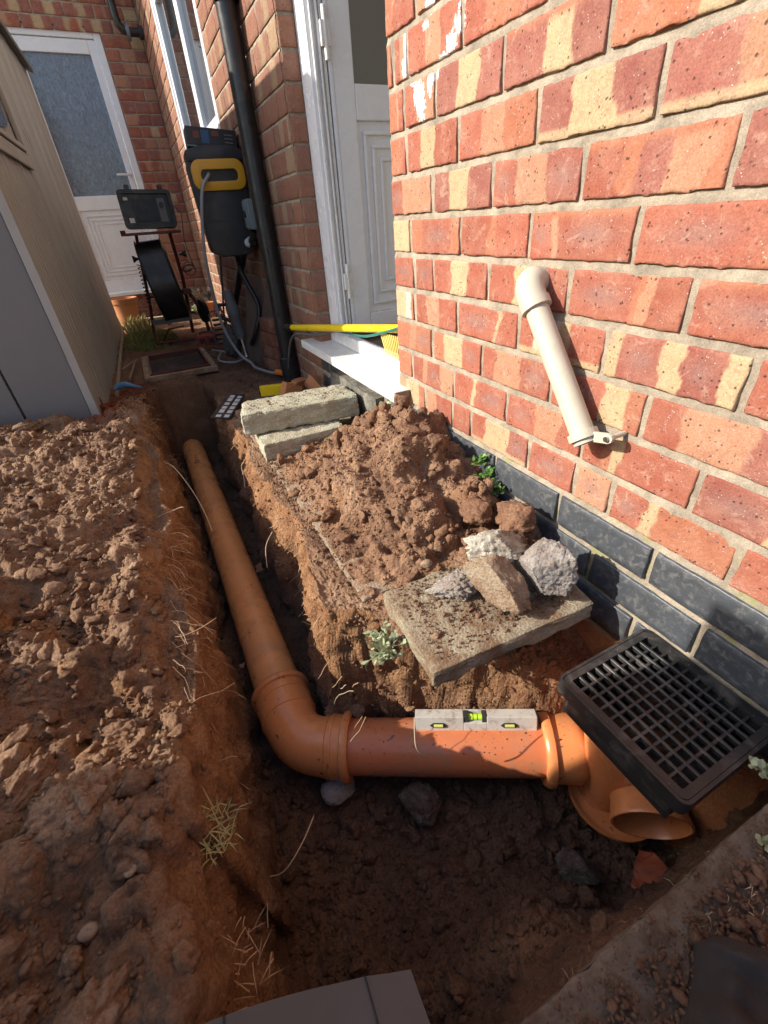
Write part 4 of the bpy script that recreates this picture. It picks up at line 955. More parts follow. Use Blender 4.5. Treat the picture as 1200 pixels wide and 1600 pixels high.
# edge strip of the old concrete path
ps = thing('concrete_path', (-.2, 0, -.17), 'old concrete path slabs buried under the soil heap beside the plinth', 'path')
for (a, b, j) in ((-.545, -.10, 0), (-.095, .30, 1), (.305, .72, 2)):
    m = MB(); m.box(-.388 - .004 * j, -.006, a, b, -.205, -.166 - .003 * j)
    m.build('concrete_slab', CONCB, ps, smooth=True, bevel=.004, sub=10, disp=.003, dsc=40)
sl_ = slab_mesh('paving_slab', [(-.362, -.585), (-.374, -.778), (-.052, -.795), (-.030, -.585)][::-1], -.166, -.128, CONCS,
          'soil-stained square paving slab overhanging the end of the earth bank', 'paving slab', disp=.006, cuts=22, dsc=40)
slab_mesh('concrete_block', [(-.400, .165), (-.390, .375), (-.095, .375), (-.130, .165)][::-1], -.176, -.112, CONC, 'lower of the two stacked pale concrete kerb blocks, half buried in the soil heap', 'concrete block', disp=.006, cuts=26, dsc=60)
slab_mesh('concrete_block', [(-.434, .262), (-.402, .395), (-.040, .372), (-.050, .208)][::-1], -.109, -.038, CONC, 'upper of the two stacked pale concrete kerb blocks, lying in full sun', 'concrete block', disp=.007, cuts=30, dsc=60, bevel=.009)
rock('concrete_lump', (-.185, -.705, -.088), (.052, .072, .040), 3, CONCB, 'flat brown-faced broken concrete piece leaning on the paving slab', 'rubble', 8, (20, 25, 30), .12)
rock('concrete_lump', (-.118, -.722, -.070), (.046, .060, .066), 18, CONCG, 'biggest grey concrete boulder standing on the slab by the plinth', 'rubble', 9, (10, -15, 20), .13)
rock('lime_lump', (-.150, -.648, -.062), (.062, .042, .030), 22, CONCW, 'white crusty lime lump between the soil heap and the grey boulder', 'rubble', 5, (0, 10, 0), .24)
rock('lime_lump', (-.245, -.645, -.115), (.044, .036, .016), 25, CONCG, 'crumbly grey-green lime patch on the middle of the slab', 'rubble', 4, (0, 0, 0), .32)
rock('pebble', (-.262, -.575, -.108), (.012, .009, .008), 31, PEB, 'smooth tan pebble at the foot of the soil heap', 'pebble', 1, rough=.02, sub=3)
rock('rock', (-.530, -.655, -.548), (.048, .036, .026), 41, CONCG, 'grey flat-sided stone wedged beneath the orange bend', 'rock', 6, (0, 10, 30), .06)
rock('rock', (-.400, -.765, -.545), (.040, .045, .036), 43, ROCKD, 'dark damp rock beneath the middle of the short orange pipe', 'rock', 4, (0, 0, 10), .14)
rock('rock', (-.205, -1.000, -.535), (.028, .042, .030), 46, ROCKD, 'dark brown stone on the pit floor in front of the gully foot', 'rock', 5, (10, 0, 40), .10)
m = MB(); Mt = frame((-.125, -1.062, -.50), (.9, .3, .1), (-.25, .45, .85)); 
pr_ = [(-.032, -.022), (.022, -.030), (.036, -.002), (.030, .026), (-.002, .020), (-.034, .012)]
m.prism(pr_, -.005, .005, Mt); o = m.build('clay_tile', TERRAD, None, bevel=.002, sub=3, disp=.004, dsc=50); tag(o, 'broken reddish clay shard stuck in the dark pit wall', 'clay shard')
for i, (x, y, s_) in enumerate(((-.84, -.86, .010), (-.795, -.83, .008), (-.735, -.60, .008), (-.80, -.28, .006), (-.68, -.585, .007))):
    rock('pebble', (x, y, surf_z(x, y) + s_ * .3), (s_, s_ * .75, s_ * .6), 60 + i, PEB, ['pinkish oval pebble lowest on the left bank', 'round tan pebble just above the lowest one on the left bank', 'pale chip at the crest of the bank by the orange bend', 'small cream stone on the left spoil', 'pink stone chip half way down the orange bank'][i], 'pebble', 1, (0, 0, 40 * i), .03, sub=3)

# soil heap on the path: dome of clods
def heap_h(x, y):
    g = .205 * np.exp(-((x + .10) / .155) ** 2 - (np.maximum(y + .20, 0) / .27) ** 2 - (np.minimum(y + .20, 0) / .27) ** 2)
    g += .060 * np.exp(-((x + .06) / .07) ** 2 - ((y + .60) / .06) ** 2) + .025 * np.exp(-((x + .25) / .10) ** 2 - ((y + .35) / .20) ** 2)
    g = g * sst(.20, .10, y) + .0
    return -.176 + g + .012 * sst(-.39, -.3, x)
hx = np.arange(-.383, .012, .0038); hy = np.arange(-.66, .24, .0042)
HX, HY = np.meshgrid(hx, hy); HZ = heap_h(HX, HY)
HP = np.stack([HX, HY, HZ], -1); N = np.cross(np.gradient(HP, axis=1), np.gradient(HP, axis=0)); N /= np.linalg.norm(N, axis=-1, keepdims=True)
amp = sst(-.182, -.12, HZ)
dd = ((1.2 * billow(HX * 11, HY * 13, HZ * 11, 2, 90) + .8 * fbm(HX * 22, HY * 22, HZ * 22, 3, 91)) * .034 + billow(HX * 30, HY * 30, HZ * 30, 2, 95) * .010) * (.2 + .8 * amp) + fbm(HX * 70, HY * 70, HZ * 70, 3, 99) * .006 + billow(HX * 110, HY * 110, HZ * 110, 2, 97) * .003
HP = HP + N * dd[..., None]; HP[..., 0] = np.minimum(HP[..., 0], .006)
ny, nx = HX.shape; idx = np.arange(nx * ny).reshape(ny, nx)
F = np.stack([idx[:-1, :-1], idx[:-1, 1:], idx[1:, 1:], idx[1:, :-1]], -1).reshape(-1, 4)
hzone = np.stack([.28 * (vn(HX * 8, HY * 8, 0 * HX, 6) > .35) + .12 * (HX < -.3), 0 * HX, 0 * HX + .05], -1).reshape(-1, 3)
sh = np_mesh('soil_heap', HP.reshape(-1, 3), F, SOIL, True, hzone)
tag(sh, 'heap of crumbly reddish brown spoil piled on the path against the plinth', 'soil heap', kind='stuff')
hp = HP.reshape(-1, 3); hz2 = hp[:, 2]
hw = (hz2 > -.19).astype(float) * (hp[:, 0] < -.01); hw = hw * np.where(hz2 > -.12, 1.0, .6)
pk = rng.choice(len(hp), 3800, replace=False, p=hw / hw.sum())
scatter('heap_clods', hp[pk], lambda p: rng.uniform(.0015, .0044) if rng.random() < .93 else (rng.uniform(.0046, .0095) if rng.random() < .60 else rng.uniform(.0105, .024)), 3800, hzone[pk], label='knobbly clods covering the spoil heap on the path', cat='soil')
# crumbs of soil lying on the slab, the blocks and the path edge
n_ = 900; q = np.stack([rng.uniform(-.36, -.06, n_), rng.uniform(-.77, -.59, n_), np.full(n_, -.127)], -1)
q = q[(np.hypot(q[:, 0] + .20, q[:, 1] + .62) < .14 + .1 * rng.random(n_)) | (rng.random(n_) < .35)]
q2 = np.stack([rng.uniform(-.40, -.06, 160), rng.uniform(.25, .37, 160), np.full(160, -.037)], -1)
q3 = np.stack([rng.uniform(-.43, -.37, 500), rng.uniform(-.60, .2, 500), np.full(500, -.168)], -1)
qq = np.concatenate([q, q2, q3])
scatter('slab_crumbs', qq, lambda p: rng.uniform(.0010, .0030) if rng.random() < .93 else rng.uniform(.003, .0065), 2000, np.tile([.1, .1, 0], (len(qq), 1)), label='soil crumbs strewn over the paving slab and block tops', cat='soil')
# a rounded ball of earth caught against the wall
V, F = ico(4); V = V * (1 + .30 * billow(V[:, 0] * 2.2, V[:, 1] * 2.2, V[:, 2] * 2.2, 3, 12)[:, None] + .08 * fbm(V[:, 0] * 9, V[:, 1] * 9, V[:, 2] * 9, 3, 14)[:, None])
for (c, s, lb) in (((-.062, -.592, -.062), .036, 'knobbly brown clod resting against the blue plinth above the boulder'), ((-.115, -.535, -.060), .030, 'round brown clod beside the small bright weed on the heap')):
    o = np_mesh('soil_clod', V * s * np.array([1, 1.15, .85]), F, SOIL, True, np.tile([.05, 0, .12], (len(V), 1))); o.location = c; tag(o, lb, 'clod')
# bigger pale-crusted clods on the left spoil
bigs = [(-.86, -.735, .060, 20), (-.93, -.66, .05, 60), (-.83, -.60, .045, -20), (-.97, -.78, .05, 10), (-.81, -.45, .042, 70), (-1.02, -.45, .05, 30), (-1.12, -.2, .06, 0), (-.90, .05, .05, 40),
        (-.82, .25, .04, 10), (-1.0, .45, .06, 80), (-1.10, .72, .06, 15), (-.95, .68, .05, 50), (-.84, -.95, .05, 35), (-.92, -.9, .045, 0), (-.80, -1.1, .05, 60), (-1.2, .35, .055, 10), (-.88, -.15, .035, 25), (-.785, -.12, .03, 0)]
zc = np.tile([.02, .10, .0], (1, 1))
Vs, Fs, off = [], [], 0
for i, (x, y, s, a) in enumerate(bigs):
    V, F = ico(5); V = V * (1 + .34 * billow(V[:, 0] * 1.8 + i, V[:, 1] * 1.8, V[:, 2] * 1.8, 3, i)[:, None] + .20 * fbm(V[:, 0] * 6, V[:, 1] * 6, V[:, 2] * 6 + i, 4, i)[:, None] + .05 * billow(V[:, 0] * 19, V[:, 1] * 19, V[:, 2] * 19 + i, 2, i)[:, None])
    A = np.array(Euler((R(12), R(-8), R(a))).to_matrix()); s *= .8
    W = (V * np.array([s * 1.1, s * .6, s * .5])) @ A.T + np.array([x, y, surf_z(x, y) + s * .08])
    Vs.append(W); Fs.append(F + off); off += len(V)
o = np_mesh('soil_lumps', np.concatenate(Vs), np.concatenate(Fs), SOIL, True, np.tile([.05, .02, 0], (off, 1))); tag(o, 'larger dried lumps of turned earth along the left spoil', 'soil', kind='stuff')

# ------------------------------------------------------------------ roots, grass, weeds
def hairs(name, items, mat, n=4):
    m = MB()
    for pts, r in items: m.tube(pts, [r] * (len(pts) - 1) + [r * .4], n, caps=False)
    return m.build(name, mat, None, smooth=True)
rg = random.Random(5); it = []; it2 = []
for i in range(330):
    y = rg.choice([rg.uniform(-.65, .9), rg.uniform(-.5, .1), rg.uniform(-.45, .0)]); z0 = -.165 - rg.random() ** 1.6 * .24; x = -.733 + rg.uniform(-.01, .012)
    p = Vector((x, y, z0)); pts = [p.copy()]; v = Vector((rg.uniform(.1, .7), rg.uniform(-1, .4), rg.uniform(-.7, .2))).normalized()
    L = rg.uniform(.02, .10)
    for k in range(6):
        v = (v + Vector((rg.uniform(-.3, .3), rg.uniform(-.6, .4), rg.uniform(-.55, .25)))).normalized()
        p = p + v * L / 6; p.x = min(p.x, -.655); p.x = max(p.x, -.742); pts.append(p.copy())
    (it if rg.random() < .7 else it2).append((pts, rg.uniform(.00035, .0009)))
for i in range(90):   # right bank fibres
    y = rg.uniform(-.7, .7); x = -.435 - .03 * float(sst(np.array(-.2), np.array(-.5), np.array(y))); z0 = rg.uniform(-.36, -.19)
    p = Vector((x, y, z0)); pts = [p.copy()]; v = Vector((rg.uniform(-.8, -.1), rg.uniform(-.6, .6), rg.uniform(-.9, 0))).normalized(); L = rg.uniform(.02, .07)
    for k in range(5):
        v = (v + Vector((rg.uniform(-.3, .2), rg.uniform(-.5, .5), rg.uniform(-.6, .2)))).normalized(); p = p + v * L / 5; pts.append(p.copy())
    (it if rg.random() < .5 else it2).append((pts, rg.uniform(.0004, .0009)))
for i in range(900):  # litter of straws on the near bank
    x = rg.uniform(-.55, .0); y = rg.uniform(-1.32, -1.1); z = surf_z(x, y) + .012; a = rg.uniform(0, 6.28); L = rg.uniform(.003, .014)
    (it if rg.random() < .6 else it2).append(([Vector((x, y, z)), Vector((x + L / 2 * math.cos(a), y + L / 2 * math.sin(a), z + .004)), Vector((x + L * math.cos(a), y + L * math.sin(a), z))], rg.uniform(.00025, .0005)))
for i in range(140):
    x = rg.uniform(-.80, -.66); y = rg.uniform(.75, 1.3); z = surf_z(x, y) + .008; a = rg.uniform(0, 6.28); L = rg.uniform(.02, .07)
    it.append(([Vector((x, y, z)), Vector((x + L / 2 * math.cos(a), y + L / 2 * math.sin(a), z + rg.uniform(.004, .02))), Vector((x + L * math.cos(a + .6), y + L * math.sin(a + .6), z))], .0009))
tag(hairs('root_fibres', it, ROOTM), 'fine orange-brown roots trailing out of the trench banks', 'roots', kind='stuff')
tag(hairs('pale_roots', it2, ROOTP), 'pale straw-coloured rootlets and straws on the banks', 'roots', kind='stuff')
def root(pts, r, lb):
    o = hairs('root', [(smooth_path([Vector(p) for p in pts]), r)], ROOTP, 6); tag(o, lb, 'root')
root([(-.70, .42, -.19), (-.67, .36, -.20), (-.64, .27, -.25), (-.625, .20, -.30), (-.62, .12, -.33)], .0016, 'long pale root reaching from the left bank over the far end of the pipe')
root([(-.415, .40, -.20), (-.44, .38, -.24), (-.455, .42, -.28), (-.46, .40, -.32), (-.47, .36, -.34)], .0016, 'pale forked root hanging from the bank below the concrete blocks')
root([(-.690, -.80, -.40), (-.665, -.815, -.37), (-.63, -.80, -.355), (-.600, -.765, -.37)], .0009, 'thin curved dry stalk standing over the pit in front of the weed tuft')
root([(-.47, -.10, -.25), (-.50, -.13, -.27), (-.515, -.17, -.31)], .0011, 'single thin root curling out of the right bank half way along')
root([(-.40, -.76, -.25), (-.41, -.78, -.30), (-.395, -.785, -.34)], .0012, 'short root dangling under the corner of the paving slab')
def blades(name, cx, cy, rx, ry, n, hmin, hmax, mat, z=None, seed=1, lean=.5, w=.0022):
    rg = random.Random(seed); m = MB()
    for i in range(n):
        a = rg.uniform(0, 6.28); rr = rg.random() ** .5; x = cx + rx * rr * math.cos(a); y = cy + ry * rr * math.sin(a); z0 = (surf_z(x, y) if z is None else z)
        h = rg.uniform(hmin, hmax); a2 = rg.uniform(0, 6.28); lx, ly = math.cos(a2) * lean * h, math.sin(a2) * lean * h; px_, py_ = -math.sin(a2) * w, math.cos(a2) * w
        m.add([(x - px_, y - py_, z0), (x + px_, y + py_, z0), (x + lx * .4 + px_ * .8, y + ly * .4 + py_ * .8, z0 + h * .6), (x + lx * .4 - px_ * .8, y + ly * .4 - py_ * .8, z0 + h * .6), (x + lx, y + ly, z0 + h * rg.uniform(.75, 1))], [(0, 1, 2, 3), (3, 2, 4)])
    return m.build(name, mat, None)
tag(blades('grass', -.64, 2.75, .20, .42, 2600, .008, .030, GRASSM, seed=3, w=.003), 'patch of mossy green grass between shed and manhole', 'grass', kind='stuff')
tag(blades('grass_tuft', -.70, 3.25, .10, .14, 260, .06, .15, GRASSY, seed=4, lean=.8, w=.0035), 'bright straw-green grass tuft before the terracotta pot', 'grass')
def weed(cx, cy, cz, s, n, mat, lb, seed, leafw=.35, droop=.3, dirv=None):
    rg = random.Random(seed); root_ = thing('weed', (cx, cy, cz), lb, 'weed'); st = MB(); lf = MB()
    for i in range(n):
        a = rg.uniform(0, 6.28); el = rg.uniform(.1, 1.2); v = Vector((math.cos(a) * math.cos(el), math.sin(a) * math.cos(el), math.sin(el)))
        if dirv: v = (v + Vector(dirv)).normalized()
        L = s * rg.uniform(.5, 1); e = Vector((cx, cy, cz)) + v * L; st.tube([(cx, cy, cz), tuple(Vector((cx, cy, cz)) + v * L * .6 + Vector((0, 0, L * .1))), tuple(e)], s * .012, 4)
        for k in range(5):
            b = Vector((cx, cy, cz)) + v * L * (.35 + .65 * k / 4); w = Vector((rg.uniform(-1, 1), rg.uniform(-1, 1), rg.uniform(-.3, .8))).normalized(); w = (w + v * .7).normalized(); ll = s * rg.uniform(.22, .4)
            sd_ = w.cross(Vector((rg.uniform(-.3, .3), rg.uniform(-.3, .3), 1))).normalized() * ll * leafw
            t = b + w * ll; mdl = b + w * ll * .5 + Vector((0, 0, -ll * droop * .3))
            lf.add([b, mdl + sd_, t, mdl - sd_, b + w * ll * .75 + sd_ * .9, b + w * ll * .75 - sd_ * .9], [(0, 1, 4, 2), (0, 2, 5, 3)])
    st.build('stem', mat, root_); lf.build('leaves', mat, root_); return root_
weed(-.035, .020, -.045, .045, 16, LEAFP, 'grey-green weed growing at the corner under the door sill', 1)
weed(-.012, -.408, -.035, .032, 14, LEAFG, 'upper dark green weed rooted in the plinth joint', 2, dirv=(-.5, 0, .2))
weed(-.012, -.440, -.058, .030, 14, LEAFG, 'middle green weed rooted in the plinth joint', 5, dirv=(-.5, 0, .1))
weed(-.020, -.482, -.072, .028, 20, LEAFG, 'lowest and brightest green weed beside the plinth', 3, .5, dirv=(-.4, 0, .3))
weed(-.392, -.668, -.172, .050, 22, LEAFP, 'wilted pale green weed drooping at the left corner of the slab', 4, .25, .9, dirv=(-.8, .1, -.2))
tag(blades('weed', -.722, -.790, .026, .034, 70, .008, .026, GRASSY, z=-.212, seed=6, lean=1.5, w=.0009), 'dry yellowish weed tuft on the left bank beside the pit', 'weed')
tag(blades('weed', -.715, -.925, .03, .04, 34, .006, .022, ROOTM, z=-.240, seed=8, lean=1.8, w=.0007), 'withered straw weed low on the left bank above the cardboard', 'weed')
weed(-.085, -1.095, -.150, .028, 16, LEAFP, 'small grey-green weed past the right corner of the grate', 7, .4)
weed(-.165, -1.135, -.140, .026, 12, LEAFP, 'pale fleshy weed on the rim of the near bank', 9, .4)
weed(-.205, .145, -.150, .022, 8, LEAFG, 'tiny green sprout in front of the lower concrete block', 10, .5)

# puddles
for (x, y, rx, ry, lb) in ((-.487, .165, .045, .03, 'muddy puddle right of the pipe in the trench'), (-.662, -.205, .020, .05, 'narrow puddle left of the pipe in the trench')):
    pts = [(x + rx * (1 + .25 * math.sin(3 * a + x * 9)) * math.cos(a), y + ry * (1 + .2 * math.cos(4 * a)) * math.sin(a)) for a in [i * 2 * math.pi / 28 for i in range(28)]]
    m = MB(); m.prism(pts, -.60, -.5635); o = m.build('puddle', WATER, None); tag(o, lb, 'puddle')

# ------------------------------------------------------------------ shed
shed = thing('garden_shed', (-1.3, 1.8, -.16), 'beige and grey plastic garden shed with ribbed side wall on the left', 'shed')
S0 = Vector((-.890, .890, 0)); S1 = Vector((-.822, 3.25, 0)); sdir = (S1 - S0).normalized(); Ls = (S1 - S0).length
Ms = frame((S0.x, S0.y, 0), sdir)      # local x along the side, y to the left (away from passage)
if (Ms @ Vector((0, 1, 0))).x > S0.x: sgn = -1
else: sgn = 1
def sb(mb, x0, x1, y0, y1, z0, z1): mb.box(x0, x1, min(sgn * y0, sgn * y1), max(sgn * y0, sgn * y1), z0, z1)
npan = 8; pwid = Ls / npan
for i in range(npan):
    m = MB(Ms); x0 = i * pwid
    sb(m, x0 + .002, x0 + pwid - .002, .012, .03, -.2, 1.36)
    for (a, b, d_) in ((.004, .055, 0.0), (.062, .10, .004), (.107, .145, .004), (.152, .19, .004), (.197, .235, .004), (.242, pwid - .004, .002)):
        if b > a: sb(m, x0 + a, x0 + b, d_, .0118, -.2, 1.36)
    m.build('side_panel', SHED, shed, bevel=.003)
m = MB(Ms); sb(m, -.012, .045, -.006, .0, -.2, 1.36); sb(m, -.010, -.001, -.006, .022, -.2, 1.36); m.build('corner_post', SHED, shed, bevel=.004)
# front wall, facing the camera
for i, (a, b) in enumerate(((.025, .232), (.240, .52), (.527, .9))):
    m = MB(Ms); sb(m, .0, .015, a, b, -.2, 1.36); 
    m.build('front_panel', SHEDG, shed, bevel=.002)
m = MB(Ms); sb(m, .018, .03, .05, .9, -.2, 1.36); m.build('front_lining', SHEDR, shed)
m = MB(Ms); sb(m, Ls - .02, Ls, .0, 1.0, -.2, 1.36); m.build('rear_panel', SHED, shed)
m = MB(Ms); sb(m, .03, Ls - .02, .98, 1.0, -.2, 1.36); m.build('far_side_panel', SHED, shed)
m = MB(Ms)
yq = sgn
m.add([(-.0, -.035 * yq, 1.375), (Ls + .05, -.035 * yq, 1.375), (Ls + .05, .5 * yq, 1.62), (-.0, .5 * yq, 1.62), (-.0, 1.035 * yq, 1.375), (Ls + .05, 1.035 * yq, 1.375),
       (-.0, -.035 * yq, 1.345), (Ls + .05, -.035 * yq, 1.345), (Ls + .05, .5 * yq, 1.59), (-.0, .5 * yq, 1.59), (-.0, 1.035 * yq, 1.345), (Ls + .05, 1.035 * yq, 1.345)],
      [(0, 1, 2, 3), (3, 2, 5, 4), (6, 7, 8, 9), (9, 8, 11, 10), (0, 1, 7, 6), (4, 5, 11, 10), (0, 3, 9, 6), (3, 4, 10, 9), (1, 2, 8, 7), (2, 5, 11, 8)])
m.build('roof', SHEDR, shed, bevel=.004)
m = MB(Ms); m.prism([(-.0, .012 * sgn), (0, .988 * sgn), (0, .5 * sgn)], 0, .001); 
g1 = MB(Ms); g1.add([(.0, .0, 1.36), (.0, 1.0 * sgn, 1.36), (.0, .5 * sgn, 1.585), (.015, .0, 1.36), (.015, 1.0 * sgn, 1.36), (.015, .5 * sgn, 1.585)], [(0, 1, 2), (3, 5, 4), (0, 1, 4, 3), (1, 2, 5, 4), (2, 0, 3, 5)]); g1.build('gable', SHED, shed)
g1 = MB(Ms); g1.add([(Ls - .015, .0, 1.36), (Ls - .015, 1.0 * sgn, 1.36), (Ls - .015, .5 * sgn, 1.585), (Ls, .0, 1.36), (Ls, 1.0 * sgn, 1.36), (Ls, .5 * sgn, 1.585)], [(0, 1, 2), (3, 5, 4), (0, 1, 4, 3), (1, 2, 5, 4), (2, 0, 3, 5)]); g1.build('gable', SHED, shed)
# side window with a dark oval pane
m = MB(Ms)
w0, w1, v0, v1 = .05, .86, .72, 1.12
def sring(x0, x1, z0, z1, t, d0, d1): 
    sb(m, x0, x1, d0, d1, z0, z0 + t); sb(m, x0, x1, d0, d1, z1 - t, z1); sb(m, x0, x0 + t, d0, d1, z0 + t, z1 - t); sb(m, x1 - t, x1, d0, d1, z0 + t, z1 - t)
sring(w0, w1, v0, v1, .05, -.012, -.0005); sring(w0 + .055, w1 - .055, v0 + .055, v1 - .055, .02, -.018, -.0005); SW = m.build('window', SHED, shed, bevel=.004)
m = MB(Ms); ov = [((w0 + w1) / 2 + .30 * math.cos(R(a)), (v0 + v1) / 2 + .105 * math.sin(R(a))) for a in range(0, 360, 12)]
m.add([(x, -.004 * sgn, z) for x, z in ov] + [(x, -.0005 * sgn, z) for x, z in ov], [tuple(range(30)), tuple(range(30, 60))] + [(i, (i + 1) % 30, 30 + (i + 1) % 30, 30 + i) for i in range(30)])
m.build('pane', GLASS, SW)
# sunk base rail by the shed and battens lying there
for (a, b, w, lb) in (((-.845, 1.30, -.185), (-.812, 3.1, -.175), .016, 'long grey batten lying along the foot of the shed'), ((-.82, 1.80, -.180), (-.73, 1.93, -.165), .010, 'short bent batten near the shed foot'), ((-.745, 1.93, -.172), (-.78, 1.52, -.172), .007, 'thin stick in front of the battens by the shed')):
    m = MB(); a = Vector(a); b = Vector(b); m.box(0, (b - a).length, -w / 2, w / 2, 0, .014, frame(a, b - a)); o = m.build('batten', WOODP, None, bevel=.002, sub=2, disp=.001); tag(o, lb, 'batten')
# added out of view: stand-in fence and post shaped to shade the near ground
fe = thing('shade_fence', (-1.6, -1.2, -.19), 'stand-in timber fence added left of the view to shade the near ground', 'fence')
MB().box(-1.66, -1.58, -.57, -.49, -.4, .895).build('post', TIMB, fe, bevel=.006)
for i in range(18):
    y = -.571 - i * .10; MB().box(-1.64 + .0151 * (i % 2), -1.625 + .0151 * (i % 2), y - .112, y, -.19, .89 + .0015 * (i % 3)).build('board', TIMB, fe, bevel=.002)
for z in (.0, .7): MB().box(-1.609, -1.575, -2.35, -.575, z, z + .05).build('rail', TIMB, fe)

# ------------------------------------------------------------------ things standing in the passage
mh = thing('manhole', (-.5, 1.8, -.2), 'open rectangular manhole frame in the passage behind the trench', 'manhole')
ax, bx_, ay, by_ = -.715, -.335, 1.53, 2.08
m = MB(); ring(m, ax, bx_, ay, by_, .032, -.205, -.176); m.build('frame', CONCB, mh, bevel=.004, sub=3, disp=.003)
m = MB(); ring(m, ax + .033, bx_ - .033, ay + .033, by_ - .033, .010, -.20, -.168); m.build('inner_rim', REDM, mh)
MB().box(ax + .044, bx_ - .044, ay + .044, by_ - .044, -.20, -.1915).build('chamber_shade', simple('chamber_shade_colour', (.02, .013, .010), .8, .4, 15, dirt=(.14, .1, .08), dirt_amt=.5, dirt_sc=6), mh)  # near-black plate stands in for the shade of the open chamber
# terracotta pot
po = thing('plant_pot', (-.745, 3.42, -.16), 'terracotta plant pot under the frosted door beside the shed', 'plant pot')
MB().lathe((-.745, 3.42, -.17), (0, 0, 1), [(0, .0), (0, .075), (.17, .10), (.17, .108), (.205, .110), (.205, .098), (.17, .092), (.03, .07), (.03, 0)], 32).build('pot', TERRA, po, smooth=True)
MB().lathe((-.745, 3.42, .0), (0, 0, 1), [(0, 0), (.0, .094)], 20).build('earth', SOIL, po)
# step bricks below back door
st = thing('door_step', (-.55, 3.9, -.19), 'course of dark bricks forming the step below the back door', 'step')
for i in range(4):
    for k in range(2):
        me = brick_mesh(.187, .065, .09, [('D', 1)], 300 + i + 9 * k, 8, 4, dark=.5); me.materials.append(BRICKB)
        o = bpy.data.objects.new('brick', me); C.objects.link(o); o.parent = st; o.location = Vector((-1.03 + i * .197 + .09 * k, 3.90, -.185 + k * .075)) - st.location
MB().box(-1.04, -.16, 3.91, 3.99, -.19, -.045).build('bedding', MORTAR, st)
MB().box(-.75, -.38, 3.46, 3.52, -.175, -.145).build('edging', CONC, st, bevel=.004)

# drain inspection camera: black case monitor on a red reel trolley
ct = thing('inspection_camera', (-.44, 2.55, -.18), 'drain inspection monitor case standing on its red wheeled cable reel frame', 'inspection camera')
Y0 = 2.5
MMc = Matrix.Translation((-.405, Y0, .585)) @ Matrix.Rotation(R(2), 4, 'Y') @ Matrix.Rotation(R(-3), 4, 'X')
m = MB(MMc); 
def rrect(w, h, r, n=5):
    pts = []
    for cx, cy, a in ((w - r, h - r, 0), (-w + r, h - r, 90), (-w + r, -h + r, 180), (w - r, -h + r, 270)):
        for i in range(n): pts.append((cx + r * math.cos(R(a + i * 90 / (n - 1))), cy + r * math.sin(R(a + i * 90 / (n - 1)))))
    return pts
RX = Matrix.Rotation(R(90), 4, 'X')
m.prism(rrect(.150, .098, .022), -.07, .030, RX)     # local z -> -y
CASE = m.build('monitor_case', BLACKP, ct, bevel=.005)
m = MB(MMc); o_ = rrect(.150, .098, .022); i_ = rrect(.128, .078, .012); n = len(o_)
m.add([(x, -.0305, z) for x, z in o_] + [(x, -.050, z) for x, z in o_] + [(x, -.050, z) for x, z in i_] + [(x, -.0305, z) for x, z in i_], [(k * n + i, k * n + (i + 1) % n, ((k + 1) % 4) * n + (i + 1) % n, ((k + 1) % 4) * n + i) for k in range(4) for i in range(n)])
m.build('case_rim', BLACKP, CASE)
m = MB(MMc); m.box(-.075, .055, -.036, -.031, -.062, .050); m.build('screen', SCREEN, CASE)
m = MB(MMc); m.box(.062, .105, -.036, -.031, -.068, .055); m.build('control_panel', GREYT, CASE)
m = MB(MMc); m.tube([(.084, -.036, .022), (.084, -.044, .022)], .014, 18); m.build('dial', BLACKP, CASE)
MB(MMc).box(-.122, -.098, -.034, -.031, .045, .060).build('sticker', LABW, CASE)
MB(MMc).box(-.118, -.09, -.034, -.031, -.070, -.045).build('sticker', LABW, CASE)
for s in (-.10, .085): MB(MMc).box(s, s + .028, -.02, .01, .0985, .125).build('latch', BLACKP, CASE, bevel=.003)
m = MB(); m.box(-.585, -.255, Y0 - .10, Y0 + .10, .455, .470); m.prism([(-.60, Y0 - .09), (-.60, Y0 - .02), (-.57, Y0 + .05), (-.57, Y0 - .1)], .455, .485); m.build('tray', REDM, ct, bevel=.002)
def bar_(pts, r, name='frame_tube', mat=REDM, par=ct, n=8): return MB().tube(pts, r, n).build(name, mat, par, smooth=True)
bar_([(-.515, Y0, .455), (-.535, Y0 + .02, .30), (-.565, Y0 + .05, .05), (-.595, Y0 + .04, -.12), (-.60, Y0 - .06, -.175)], .010)
bar_([(-.315, Y0, .455), (-.310, Y0 + .02, .2), (-.325, Y0 + .02, .02), (-.345, Y0 + .0, -.15)], .011)
bar_([(-.60, Y0 - .06, -.175), (-.345, Y0 - .10, -.175)], .009); bar_([(-.56, Y0 + .02, .10), (-.315, Y0 + .0, .12)], .008)
m = MB(); m.box(-.585, -.345, Y0 - .07, Y0 - .045, -.06, -.03); m.build('crossbar', GREYT, ct)
bar_([(-.55, Y0 - .08, -.16), (-.50, Y0 - .10, -.09), (-.40, Y0 - .10, -.085)], .006)
m = MB(); m.box(-.34, -.285, Y0 - .06, Y0 + .0, .10, .135); m.build('bracket', REDM, ct, bevel=.003)
for x, sg in ((-.545, -1), (-.285, 1)):
    MB().lathe((x, Y0 - .01, .33 if sg < 0 else .335), (sg, 0, 0), [(-.01, .006), (.010, .008), (.028, .020), (.034, .020), (.034, 0)], 16).build('knob', BLACKP, ct, smooth=True)
